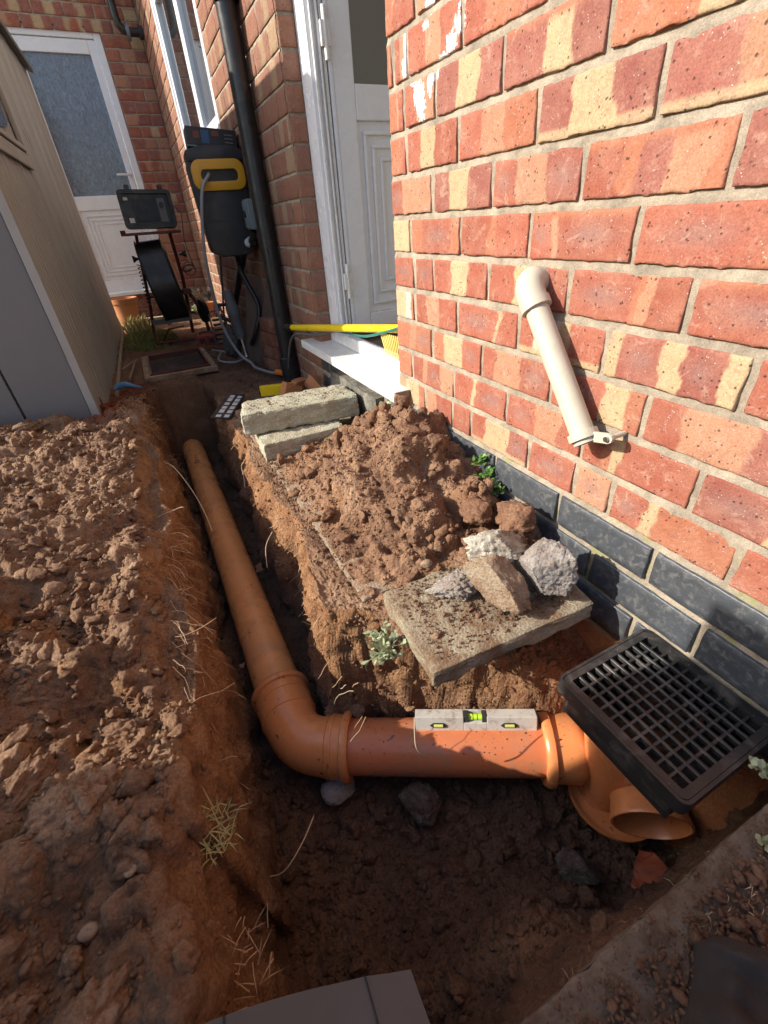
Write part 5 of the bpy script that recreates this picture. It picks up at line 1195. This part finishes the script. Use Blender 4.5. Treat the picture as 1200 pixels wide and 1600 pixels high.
# reel drum, edge on, with coiled cable
Md = Matrix.Translation((-.432, Y0 + .06, .175)) @ Matrix.Diagonal((1.25, 1, 1, 1)) @ Matrix.Rotation(R(-4), 4, 'Z') @ Matrix.Rotation(R(-5), 4, 'Y')
m = MB(Md)
m.lathe((-.065, 0, 0), (1, 0, 0), [(0, .0), (0, .235), (.008, .25), (.128, .25), (.136, .235), (.136, .0)], 26)
m.build('reel_drum', BLACKP, ct, smooth=True)
m = MB(Md)
for i in range(2): m.lathe((-.062 + i * .124, 0, 0), (1, 0, 0), [(-.004, .245), (0, .262), (.004, .245)], 26)
m.build('reel_rib', DARKP, ct, smooth=True)
# coiled spring cable at left side and looping wire at right
pts = [(-.553 - .012 * math.cos(a) - .00085 * a * .25, Y0 - .03 + .012 * math.sin(a), .30 - a * .0035) for a in [i * .55 for i in range(125)]]
bar_(pts, .0028, 'spring_cable', BLACKP, ct, 5)
pts = []
for i in range(60):
    a = i * .32; pts.append((-.262 + .040 * math.cos(a) * (1 - i * .004) + .01 * math.sin(a * .4), Y0 - .02 + .01 * math.sin(a * .7), .245 + .045 * math.sin(a) * math.cos(a * .13)))
bar_([(-.27, Y0, .62), (-.215, Y0 - .02, .56), (-.225, Y0 - .02, .50), (-.24, Y0 - .02, .42), (-.235, Y0 - .02, .33)] + pts, .0032, 'loose_wire', BLACKP, ct, 5)
wh = thing('trolley_wheel', (-.23, 2.52, -.02), 'narrow black wheel leaning just right of the camera trolley', 'wheel')
MB().lathe((-.238, 2.50, -.02), (1, .3, 0), [(-.02, .02), (-.02, .055), (-.012, .075), (.012, .075), (.02, .055), (.02, .02)], 28).build('tyre', BLACKP, wh, smooth=True)
MB().tube([(-.30, 2.52, .11), (-.238, 2.50, -.02), (-.235, 2.48, -.16)], .012, 10).build('axle_arm', REDM, wh, smooth=True)

# hose reel on the wall
hr = thing('hose_reel', (-.11, 1.6, .57), 'dark grey wall-mounted hose reel with amber yellow handle', 'hose reel')
Mh = Matrix.Translation((-.117, 1.52, .545)) @ Matrix.Rotation(R(-4), 4, 'Z')
m = MB(Mh)
sec = [(-.118, .195), (.118, .195), (.124, .15), (.118, -.05), (.122, -.10), (.112, -.185), (.06, -.205), (-.06, -.205), (-.105, -.185), (-.112, -.10), (-.115, -.04), (-.126, .15)]
m.prism(sec, -.10, .075, RX); m.build('housing', DARKP, hr, bevel=.018, smooth=True)
m = MB(Mh); m.prism([(-.122, .165), (.122, .165), (.124, .205), (.06, .222), (-.06, .222), (-.124, .205)], -.10, .088, RX); m.build('lid', DARKP, hr, bevel=.01, smooth=True)
m = MB(Mh); sec2 = [(-.118, -.055), (.122, -.055), (.114, -.055 - .003), (-.112, -.058)]
m.prism(sec2, .074, .078, RX); m.build('seam', BLACKP, hr)
def rr2(w0, w1, h0, h1, r, zc):
    pts = []
    for cx, cy, a in ((w1 - r, h1 - r, 0), (w0 + r, h1 - r, 90), (w0 + r, h0 + r, 180), (w1 - r, h0 + r, 270)):
        for i in range(7): pts.append((cx + r * math.cos(R(a + i * 15)), cy + r * math.sin(R(a + i * 15))))
    return pts
m = MB(Mh); o_ = rr2(-.116, .116, .058, .172, .040, 0); i_ = rr2(-.078, .084, .092, .135, .018, 0); n = len(o_)
m.add([(x, -.070, z) for x, z in o_] + [(x, -.094, z) for x, z in o_] + [(x, -.098, z * 1.0) for x, z in i_] + [(x, -.070, z) for x, z in i_], [(k * n + i, k * n + (i + 1) % n, ((k + 1) % 4) * n + (i + 1) % n, ((k + 1) % 4) * n + i) for k in range(4) for i in range(n)])
m.build('handle', YELLR, hr, smooth=True, bevel=.004)
m = MB(Mh); m.prism(i_, .076, .080, RX); m.build('hose_slot', BLACKP, hr)
m = MB(Mh); hpts = [(-.050, -.06, .118), (-.046, -.095, .115), (-.044, -.108, .08), (-.046, -.112, -.05), (-.05, -.115, -.2)]
m.tube(hpts, .0085, 12); m.tube([(-.052, -.082, .128), (-.048, -.105, .112)], .012, 12)
p_ = [Mh @ Vector(q) for q in hpts]
m.v = []; m.f = []; m.M = Matrix.Identity(4)
HOSEPTS = [Vector((-.219, 1.40, .598)), Vector((-.262, 1.42, .418)), Vector((-.272, 1.45, .285)), Vector((-.268, 1.5, .135)), Vector((-.250, 1.52, -.009)), Vector((-.205, 1.50, -.13))]
path = p_[:2] + HOSEPTS + [Vector((-.165, 1.43, -.170)), Vector((-.160, 1.38, -.183)), Vector((-.13, 1.28, -.186)), Vector((-.10, 1.20, -.184)), Vector((-.085, 1.15, -.176))]
m.tube(smooth_path(path), .0075, 10); m.build('hose', HOSE, hr, smooth=True)
oc = Vector((-.085, 1.15, -.172)); MB().tube([oc + Vector((-.01, .02, 0)), oc + Vector((.02, -.03, .0))], .015, 14).build('hose_connector', ORNG, hr, smooth=True)
MB().tube([oc + Vector((.02, -.03, .0)), oc + Vector((.032, -.05, .0))], .012, 14).build('connector_tip', GREYT, hr, smooth=True)
m = MB(); m.box(-.03, -.002, 1.48, 1.62, .45, .68); m.build('wall_bracket', BLACKP, hr)
# dark box on top
bxo = thing('cardboard_box', (-.11, 1.52, .79), 'dark printed cardboard carton lying on top of the hose reel', 'box')
Mb = Matrix.Translation((-.115, 1.50, .792)) @ Matrix.Rotation(R(-3), 4, 'Z') @ Matrix.Rotation(R(5), 4, 'Y')
MB(Mb).box(-.105, .105, -.06, .06, -.031, .031).build('carton', simple('carton_print', (.02, .022, .026), .4, .3, 30), bxo, bevel=.002)
MB(Mb).box(-.105, .105, -.0615, .0615, -.037, -.0315).build('carton_base', simple('carton_teal', (.10, .22, .20), .5, .1), bxo)
MB(Mb).box(-.045, -.012, -.0612, -.0605, -.022, .022).build('blue_print', simple('print_blue', (.03, .10, .22), .5, .5, 60), bxo)
for (a, b, c_, d_) in ((.000, .03, .004, .022), (-.078, -.052, -.008, .016)): MB(Mb).box(a, b, -.0612, -.0605, c_, d_).build('orange_print', simple('print_orange', (.16, .05, .03), .5, .5, 80), bxo)
for i in range(3): MB(Mb).box(.052, .088, -.0612, -.0605, -.016 + i * .013, -.012 + i * .013).build('print_line', simple('print_grey', (.14, .14, .14), .5, .1), bxo)
# switch box and its conduit
sw = thing('switch_box', (-.02, 1.31, .5), 'grey outdoor switch box on the wall between hose reel and downpipe', 'switch box')
MB().box(-.062, -.003, 1.262, 1.345, .445, .560).build('enclosure', BOXG, sw, bevel=.004)
MB().box(-.068, -.0625, 1.268, 1.339, .452, .553).build('cover', BOXG, sw, bevel=.002)
MB().tube([(-.07, 1.303, .505), (-.076, 1.303, .505)], .014, 16).build('switch_disc', DARKP, sw)
m = MB(); m.tube([(-.035, 1.34, .44), (-.045, 1.37, .405)], .014, 12); m.tube([(-.045, 1.36, .40), (-.05, 1.40, .385)], .018, 12); m.build('cable_gland', BLACKP, sw, smooth=True)
bw_ = MB(); bw_.tube([(-.05, 1.375, .40), (-.06, 1.40, .39)], .020, 10); bw_.build('wrapped_tape', LABW, sw, smooth=True)
# black tubes and cables falling from the reel to the ground
for (pts, r, mt, lb) in (([(-.04, 1.62, .36), (-.05, 1.9, .2), (-.06, 2.2, .02), (-.09, 2.25, -.16)], .020, BLACKP, 'thick black tube dropping from the hose reel to the ground'),
                         ([(-.09, 1.60, .36), (-.09, 1.55, .25), (-.05, 1.50, .10), (-.09, 1.50, -.02), (-.12, 1.56, -.1)], .013, BLACKP, 'thin black cable bundle running down the wall under the reel'),
                         ([(-.12, 1.95, .33), (-.13, 2.05, .18), (-.14, 2.20, .0), (-.15, 2.3, -.16)], .006, GREYT, 'grey wire hanging left of the thick black tube')):
    o = MB().tube(smooth_path([Vector(p) for p in pts]), r, 10).build('cable', mt, None, smooth=True); tag(o, lb, 'cable')
for (pts, r, mt, lb) in (([(-.30, 1.95, -.175), (-.25, 1.82, -.17), (-.20, 1.75, -.178), (-.16, 1.62, -.178), (-.24, 1.55, -.178), (-.31, 1.62, -.17), (-.27, 1.8, -.17)], .006, HOSE, 'grey flex looping on the ground by the manhole corner'),
                         ([(-.33, 2.02, -.14), (-.34, 1.9, -.15), (-.33, 1.78, -.17), (-.30, 1.66, -.172), (-.27, 1.60, -.175)], .004, BLACKP, 'thin black flex drooping over the manhole edge'),
                         ([(-.078, 1.15, -.17), (-.06, 1.06, -.14), (-.065, .98, -.06), (-.06, .90, .03), (-.05, .80, .066), (-.01, .70, .072), (.03, .55, .105)], .0045, GREYT, 'dark flex curving up from the hose connector over the door sill'),
                         ([(.04, .60, .095), (.035, .45, .11), (.03, .30, .125), (.035, .15, .16), (.055, .02, .20)], .004, GREENC, 'green cable crossing the bottom of the recessed door')):
    o = MB().tube(smooth_path([Vector(p) for p in pts]), r, 8).build('cable', mt, None, smooth=True); tag(o, lb, 'cable')
# boards leaning on the wall
def board(a, b, wv, th, mat, lb, name='wooden_board'):
    a = Vector(a); b = Vector(b); M = frame(a, b - a, Vector(wv)); w = Vector(wv).length
    m = MB(M); m.box(0, (b - a).length, -th / 2, th / 2, 0, w); o = m.build(name, mat, None, bevel=.002, sub=3, disp=.0015, dsc=30); tag(o, lb, 'board'); return o
board((-.155, 1.62, -.195), (-.045, 1.66, .235), (.075, -.13, 0), .018, WOODD, 'dark wet board leaning furthest left against the wall')
board((-.120, 1.50, -.195), (-.028, 1.34, .20), (.070, -.10, .02), .016, WOODD, 'second dark board crossing in front of the left one')
# loose brick pier beside the downpipe
bp = thing('brick_stack', (-.08, 1.2, -.19), 'small stack of old bricks between the leaning boards and the downpipe', 'brick stack')
for k in range(4):
    me = brick_mesh(.19, .062, .085, rand_bands(random.Random(k + 3)), 700 + k, 10, 4, .002, dark=.6); me.materials.append(BRICKB)
    o = bpy.data.objects.new('brick', me); C.objects.link(o); o.parent = bp
    o.location = Vector((-.112 + .006 * k, 1.355 - .004 * k, -.195 + k * .066)) - bp.location; o.rotation_euler = (0, R(-3), R(-78 - 3 * k))
# breaker drill leaning
bk = thing('breaker_drill', (-.14, 1.7, -.1), 'grey breaker hammer with chisel standing nose down in the tangle', 'power tool')
Mk = frame((-.155, 1.60, -.172), (-.05, .16, 1), (1, 0, 0))
m = MB(Mk); m.lathe((.10, 0, 0), (1, 0, 0), [(0, .0), (0, .022), (.02, .028), (.11, .030), (.12, .036), (.17, .036), (.18, .030), (.25, .026), (.26, .0)], 20); m.build('motor_body', GREYT, bk, smooth=True)
m = MB(Mk); m.tube([(.02, 0, 0), (.11, 0, 0)], .009, 10); m.tube([(.0, 0, 0), (.02, 0, 0)], [.012, .010], 10); m.build('chisel', STEEL, bk, smooth=True)
m = MB(Mk); m.tube([(.24, 0, 0), (.285, 0, -.02), (.29, 0, -.07), (.24, 0, -.085), (.20, 0, -.03)], .011, 10); m.build('grip', DARKP, bk, smooth=True)
rock('rubble_sack', (-.205, 1.70, -.10), (.060, .055, .085), 77, simple('grey_sack', (.10, .095, .09), .9, .3, 20), 'crumpled grey sack behind the breaker', 'sack', 2, (0, 0, 0), .2)
rd = thing('red_toolbox', (-.30, 2.2, -.16), 'small dirty red tool battery case beyond the manhole', 'tool case')
m = MB(Matrix.Translation((-.292, 2.16, -.145)) @ Matrix.Rotation(R(-12), 4, 'Z')); m.box(-.06, .06, -.035, .035, -.035, .030); m.build('case', REDP, rd, bevel=.006)
m = MB(Matrix.Translation((-.292, 2.16, -.145)) @ Matrix.Rotation(R(-12), 4, 'Z')); m.box(-.045, -.01, -.037, -.0355, -.02, .01); m.box(.01, .045, -.037, -.0355, -.02, .01); m.tube([(-.04, 0, .03), (-.035, 0, .045), (.035, 0, .045), (.04, 0, .03)], .005, 6); m.build('clasp', BLACKP, rd)
# crate-like black rack behind
rk = thing('wire_rack', (-.21, 2.1, -.1), 'stack of thin black rails between the red case and the sack', 'rack')
for i in range(6): MB().box(-.245, -.165, 2.02, 2.06, -.165 + i * .028, -.155 + i * .028).build('rail', BLACKP, rk, bevel=.002)
MB().tube([(-.25, 2.06, -.18), (-.255, 2.06, .01), (-.235, 2.06, .03), (-.175, 2.06, .03), (-.160, 2.06, .01), (-.160, 2.06, -.18)], .005, 8).build('rack_hoop', GREYT, rk, smooth=True)
# whitish debris/plants near the corner
weed(-.10, 3.72, -.12, .17, 30, CONCW, 'tangle of pale dead stems and leaves in the sunlit far corner', 31, .3)
weed(-.16, 3.45, -.15, .10, 18, LEAFP, 'low bleached plant right of the trolley wheel', 32, .4)
p2 = thing('plant_pot', (-.11, 3.3, -.17), 'small terracotta pot among the dead stems behind the wheel', 'plant pot')
MB().lathe((-.105, 3.40, -.17), (0, 0, 1), [(0, 0), (0, .045), (.08, .06), (.08, .066), (.10, .066), (.10, .058), (.02, .04), (.02, 0)], 24).build('pot', TERRA, p2, smooth=True)
# yellow trough-like tool, brick bits, label packet, glove
yt = thing('yellow_level', (-.2, .78, -.13), 'yellow box-section tool lying behind the upper concrete block', 'tool')
Mq = frame((-.262, .800, -.140), (1, -.32, 0)); m = MB(Mq); m.box(0, .15, -.012, .012, -.02, .022); m.build('beam', YELL, yt, bevel=.002)
MB(Mq).box(-.003, .0, -.013, .013, -.022, .024).build('end_cap', BLACKP, yt)
MB(Mq).box(.152, .153, -.013, .013, -.022, .024).build('end_cap', BLACKP, yt)
for i, (x, y, z, a, lb) in enumerate(((-.160, .675, -.125, 15, 'half brick leaning left of the broken brick trio'), (-.118, .70, -.120, 40, 'thin brick sliver in the middle of the broken trio'), (-.060, .665, -.115, 60, 'triangular brick shard right of the broken trio'))):
    m = MB(Matrix.Translation((x, y, z)) @ Euler((R(20 * i), R(25 - 20 * i), R(a))).to_matrix().to_4x4())
    sh_ = [(-.042, -.026), (.034, -.03), (.042, .02), (-.03, .03)] if i == 0 else ([(-.04, -.012), (.038, -.014), (.03, .014), (-.036, .016)] if i == 1 else [(-.034, -.028), (.034, -.014), (.004, .036)])
    m.prism(sh_, -.030, .030); o = m.build('brick_shard', TERRA, None, bevel=.002, sub=3, disp=.003, dsc=50); tag(o, lb, 'broken brick')
pk_ = thing('label_packet', (-.4, .86, -.19), 'flat dark packet with rows of white print on the ground left of the concrete blocks', 'packet')
Mp = Matrix.Translation((-.400, .845, -.185)) @ Matrix.Rotation(R(66), 4, 'Z') @ Matrix.Rotation(R(8), 4, 'X')
MB(Mp).box(-.15, .15, -.040, .040, -.004, .0).build('packet_body', BLACKP, pk_, bevel=.001)
rg = random.Random(3)
for j in range(2):
    for i in range(6):
        x0 = -.14 + i * .047; MB(Mp).box(x0, x0 + rg.uniform(.025, .04), -.032 + j * .033, -.012 + j * .033, .0003, .0010).build('print_block', LABW, pk_)
m = MB(Matrix.Translation((-.802, 1.31, -.150))); 
gl_ = [Vector((-.045, .0, 0)), Vector((-.02, .012, .012)), Vector((.01, .0, .014)), Vector((.045, -.02, .004)), Vector((.075, -.05, .0))]
m.tube(gl_, [.008, .016, .014, .008, .003], 10); m.tube([Vector((-.01, .01, .008)), Vector((.01, .04, .012)), Vector((.03, .05, .004))], [.010, .008, .003], 8); o = m.build('blue_glove', BLUEC, None, smooth=True, sub=1, disp=.004, dsc=60); tag(o, 'crumpled pale blue rubber glove on red earth by the shed corner', 'glove')

# yellow rake resting across the door recess
rk = thing('yellow_broom', (.0, .5, .12), 'yellow-handled broom laid across the door sill with splayed yellow bristles', 'broom')
a = Vector((-.060, .865, .083)); b = Vector((.075, .03, .182))
dv = (b - a).normalized()
MB().tube([a, b], .0125, 18).build('handle', YELL, rk, smooth=True)
MB().tube([a - dv * .10, a - dv * .06, a - dv * .055, a + dv * .01], [.007, .009, .015, .0155], 16).build('ferrule', BLACKP, rk, smooth=True)
mm = MB(); mm.tube([(.075, .20, .166), (.090, .10, .178), (.10, .0, .185)], [.006, .010, .012], 10); mm.build('broom_head', BLACKP, rk, smooth=True)
for i in range(16):
    t = i / 15; s = Vector((.045, .20 - .19 * t, .150 + .01 * t)); e = Vector((.035, .145 - .150 * t, .092)); MB().tube([s, e], [.0026, .0014], 6).build('bristle', BRIST, rk, smooth=True)

# ------------------------------------------------------------------ near foreground
m = MB()
c4 = [(-.762, -.978), (-.562, -1.036), (-.570, -1.22), (-.80, -1.32)]
Mz = lambda x, y: -.150
nbx = 10
V = []
for j in range(9):
    for i in range(nbx + 1):
        u = i / nbx; v = j / 8; x = (c4[0][0] * (1 - u) + c4[1][0] * u) * (1 - v) + (c4[3][0] * (1 - u) + c4[2][0] * u) * v; y = (c4[0][1] * (1 - u) + c4[1][1] * u) * (1 - v) + (c4[3][1] * (1 - u) + c4[2][1] * u) * v
        y += .004 * math.sin(u * 3.1) * (1 - v); V.append((x, y, -.128 + .006 * math.sin(u * 2.6 + 1) + (.0045 if abs(u - .8) < .06 else 0) + .003 * math.sin(v * 9 + u * 4)))
F = [(j * (nbx + 1) + i, j * (nbx + 1) + i + 1, (j + 1) * (nbx + 1) + i + 1, (j + 1) * (nbx + 1) + i) for j in range(8) for i in range(nbx)]
n0 = len(V); V2 = V + [(x, y, z - .004) for x, y, z in V]; F2 = F + [tuple(q + n0 for q in f[::-1]) for f in F]
bd_ = [i for i in range(nbx + 1)] + [(j + 1) * (nbx + 1) - 1 for j in range(1, 9)] + [8 * (nbx + 1) + i for i in range(nbx - 1, -1, -1)] + [j * (nbx + 1) for j in range(7, 0, -1)]
F2 += [(bd_[i], bd_[(i + 1) % len(bd_)], bd_[(i + 1) % len(bd_)] + n0, bd_[i] + n0) for i in range(len(bd_))]
m.add(V2, F2); o = m.build('cardboard', CARD, None, smooth=True); tag(o, 'flat grey-brown cardboard sheet at the bottom edge over the pit rim', 'cardboard')
# fold lines pressed into the cardboard
for u in (.20, .80):
    pa = [Vector(((c4[0][0] * (1 - u) + c4[1][0] * u) * (1 - v) + (c4[3][0] * (1 - u) + c4[2][0] * u) * v, (c4[0][1] * (1 - u) + c4[1][1] * u) * (1 - v) + (c4[3][1] * (1 - u) + c4[2][1] * u) * v + .004 * math.sin(u * 3.1) * (1 - v), -.1275 + .006 * math.sin(u * 2.6 + 1) + (.0045 if u == .8 else 0) + .003 * math.sin(v * 9 + u * 4))) for v in [i / 24 for i in range(25)]]
    MB().tube(pa, .0009, 5).build('fold_line', CLOTHD, o)
# old concrete edge of the near bank
m = MB(); m.box(-.56, .0, -1.60, -1.108, -.250, -.146); o = m.build('concrete_edge', stone_mat('earthy_concrete', (.13, .095, .07), (.27, .215, .165), (.10, .062, .042), soil=.85), None, smooth=True, bevel=.006, sub=30, disp=.005, dsc=70); tag(o, 'straight rough concrete edge half buried along the near rim of the pit', 'concrete edge')
n_ = 13000; q = np.stack([rng.uniform(-.56, .0, n_), -1.112 - .33 * rng.random(n_) ** .8, np.full(n_, -.141)], -1)
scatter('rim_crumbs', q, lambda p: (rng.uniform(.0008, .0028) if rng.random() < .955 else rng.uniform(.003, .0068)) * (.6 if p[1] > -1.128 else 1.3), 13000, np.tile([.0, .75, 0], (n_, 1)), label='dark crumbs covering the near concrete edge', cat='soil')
# dark work garment crumpled on the near bank
gx = np.linspace(-.46, -.12, 150); gy = np.linspace(-1.42, -1.145, 130); GX, GY = np.meshgrid(gx, gy)
rim = -1.165 - .06 * np.abs((GX + .32) / .12) ** 1.6 + .015 * vn(GX * 20, 0 * GX, 0 * GX, 2)
ht = .030 * sst(0, .035, rim + .012 - GY) + .020 * np.exp(-((GY + 1.215 - (GX + .33) * .35) / .012) ** 2) + .034 * fbm(GX * 14, GY * 14, 0 * GX, 3, 8) * sst(0, .05, rim - GY) + .016 * np.abs(vn(GX * 26 + GY * 15, GY * 22, 0 * GX, 3)) + .006 * np.exp(-((GX + .27 + GY * .4 + .5) / .006) ** 2)
GZz = -.140 + ht - .06 * sst(.0, .02, GY - rim)
ny, nx = GX.shape; idx = np.arange(nx * ny).reshape(ny, nx); F = np.stack([idx[:-1, :-1], idx[:-1, 1:], idx[1:, 1:], idx[1:, :-1]], -1).reshape(-1, 4)
o = np_mesh('work_jacket', np.stack([GX, GY, GZz], -1).reshape(-1, 3), F, CLOTHD, True); tag(o, 'crumpled dark muddy work jacket lying in the bottom right corner', 'jacket')

# flecks of mud stuck on the pipes, the level and the grate
def on_pipe(a, b, r, n, spread):
    a = Vector(a); b = Vector(b); ax = (b - a).normalized(); up = (Vector((0, 0, 1)) - ax * ax.z).normalized(); sd_ = ax.cross(up); out = []
    for i in range(n):
        t = rng.random(); an = rng.normal() * spread; out.append(a + (b - a) * t + (up * math.cos(an) + sd_ * math.sin(an)) * r)
    return np.array([v[:] for v in out])
fl_ = np.concatenate([on_pipe(lp(1.2), lp(-.40), .0548, 70, .8), on_pipe(K + d2 * .13, K + d2 * .48, .0548, 110, .6), on_pipe(E0, E0 + d2 * .06, .065, 14, .7)])
scatter('mud_flecks', fl_, lambda p: rng.uniform(.0006, .0018) if rng.random() < .9 else rng.uniform(.0018, .0032), len(fl_), np.tile([.1, .7, 0], (len(fl_), 1)), label='flecks of mud dried onto the orange pipes', cat='mud')
gq = np.stack([rng.uniform(gx0_ + .005, gx1_ - .005, 150), rng.uniform(gy0_ + .005, gy1_ - .005, 150), np.full(150, zt + .0002)], -1)
gq = gq[(gq[:, 0] < ix0) | (gq[:, 0] > ix1) | (gq[:, 1] < iy0) | (gq[:, 1] > iy1)]
scatter('grate_grit', gq, lambda p: rng.uniform(.0005, .0014), len(gq), np.tile([.3, .1, 0], (len(gq), 1)), label='grains of grit on the rim of the black grate', cat='grit')
# printed black mark near the far end of the long pipe
for (dy, w_, h_) in ((0, .010, .004), (.012, .007, .003), (-.012, .014, .0035), (.024, .005, .003)):
    c_ = lp(1.02 + dy * 2.5) + Vector((-.004 + dy * .2, 0, .0545)); MB(Matrix.Translation(c_) @ Matrix.Rotation(R(20 + dy * 900), 4, 'Z')).box(-w_, w_, -h_, h_, .0, .0012).build('printed_mark', BLACKP, dr)

# stitched seam and pocket flap of the jacket
jk = bpy.data.objects['work_jacket']
def jz(x, y):
    i = int(np.clip((x - gx[0]) / (gx[-1] - gx[0]) * (len(gx) - 1), 0, len(gx) - 1)); j = int(np.clip((y - gy[0]) / (gy[-1] - gy[0]) * (len(gy) - 1), 0, len(gy) - 1)); return float(GZz[j, i])
for (ax0, ay0, ax1, ay1, r_) in ((-.36, -1.20, -.20, -1.27, .0022), (-.355, -1.208, -.195, -1.278, .0011), (-.30, -1.19, -.34, -1.34, .0018)):
    pts = [Vector((ax0 + (ax1 - ax0) * t / 30, ay0 + (ay1 - ay0) * t / 30, jz(ax0 + (ax1 - ax0) * t / 30, ay0 + (ay1 - ay0) * t / 30) + r_ * .6)) for t in range(31)]
    MB().tube(pts, r_, 6).build('seam', CLOTHD, jk, smooth=True)
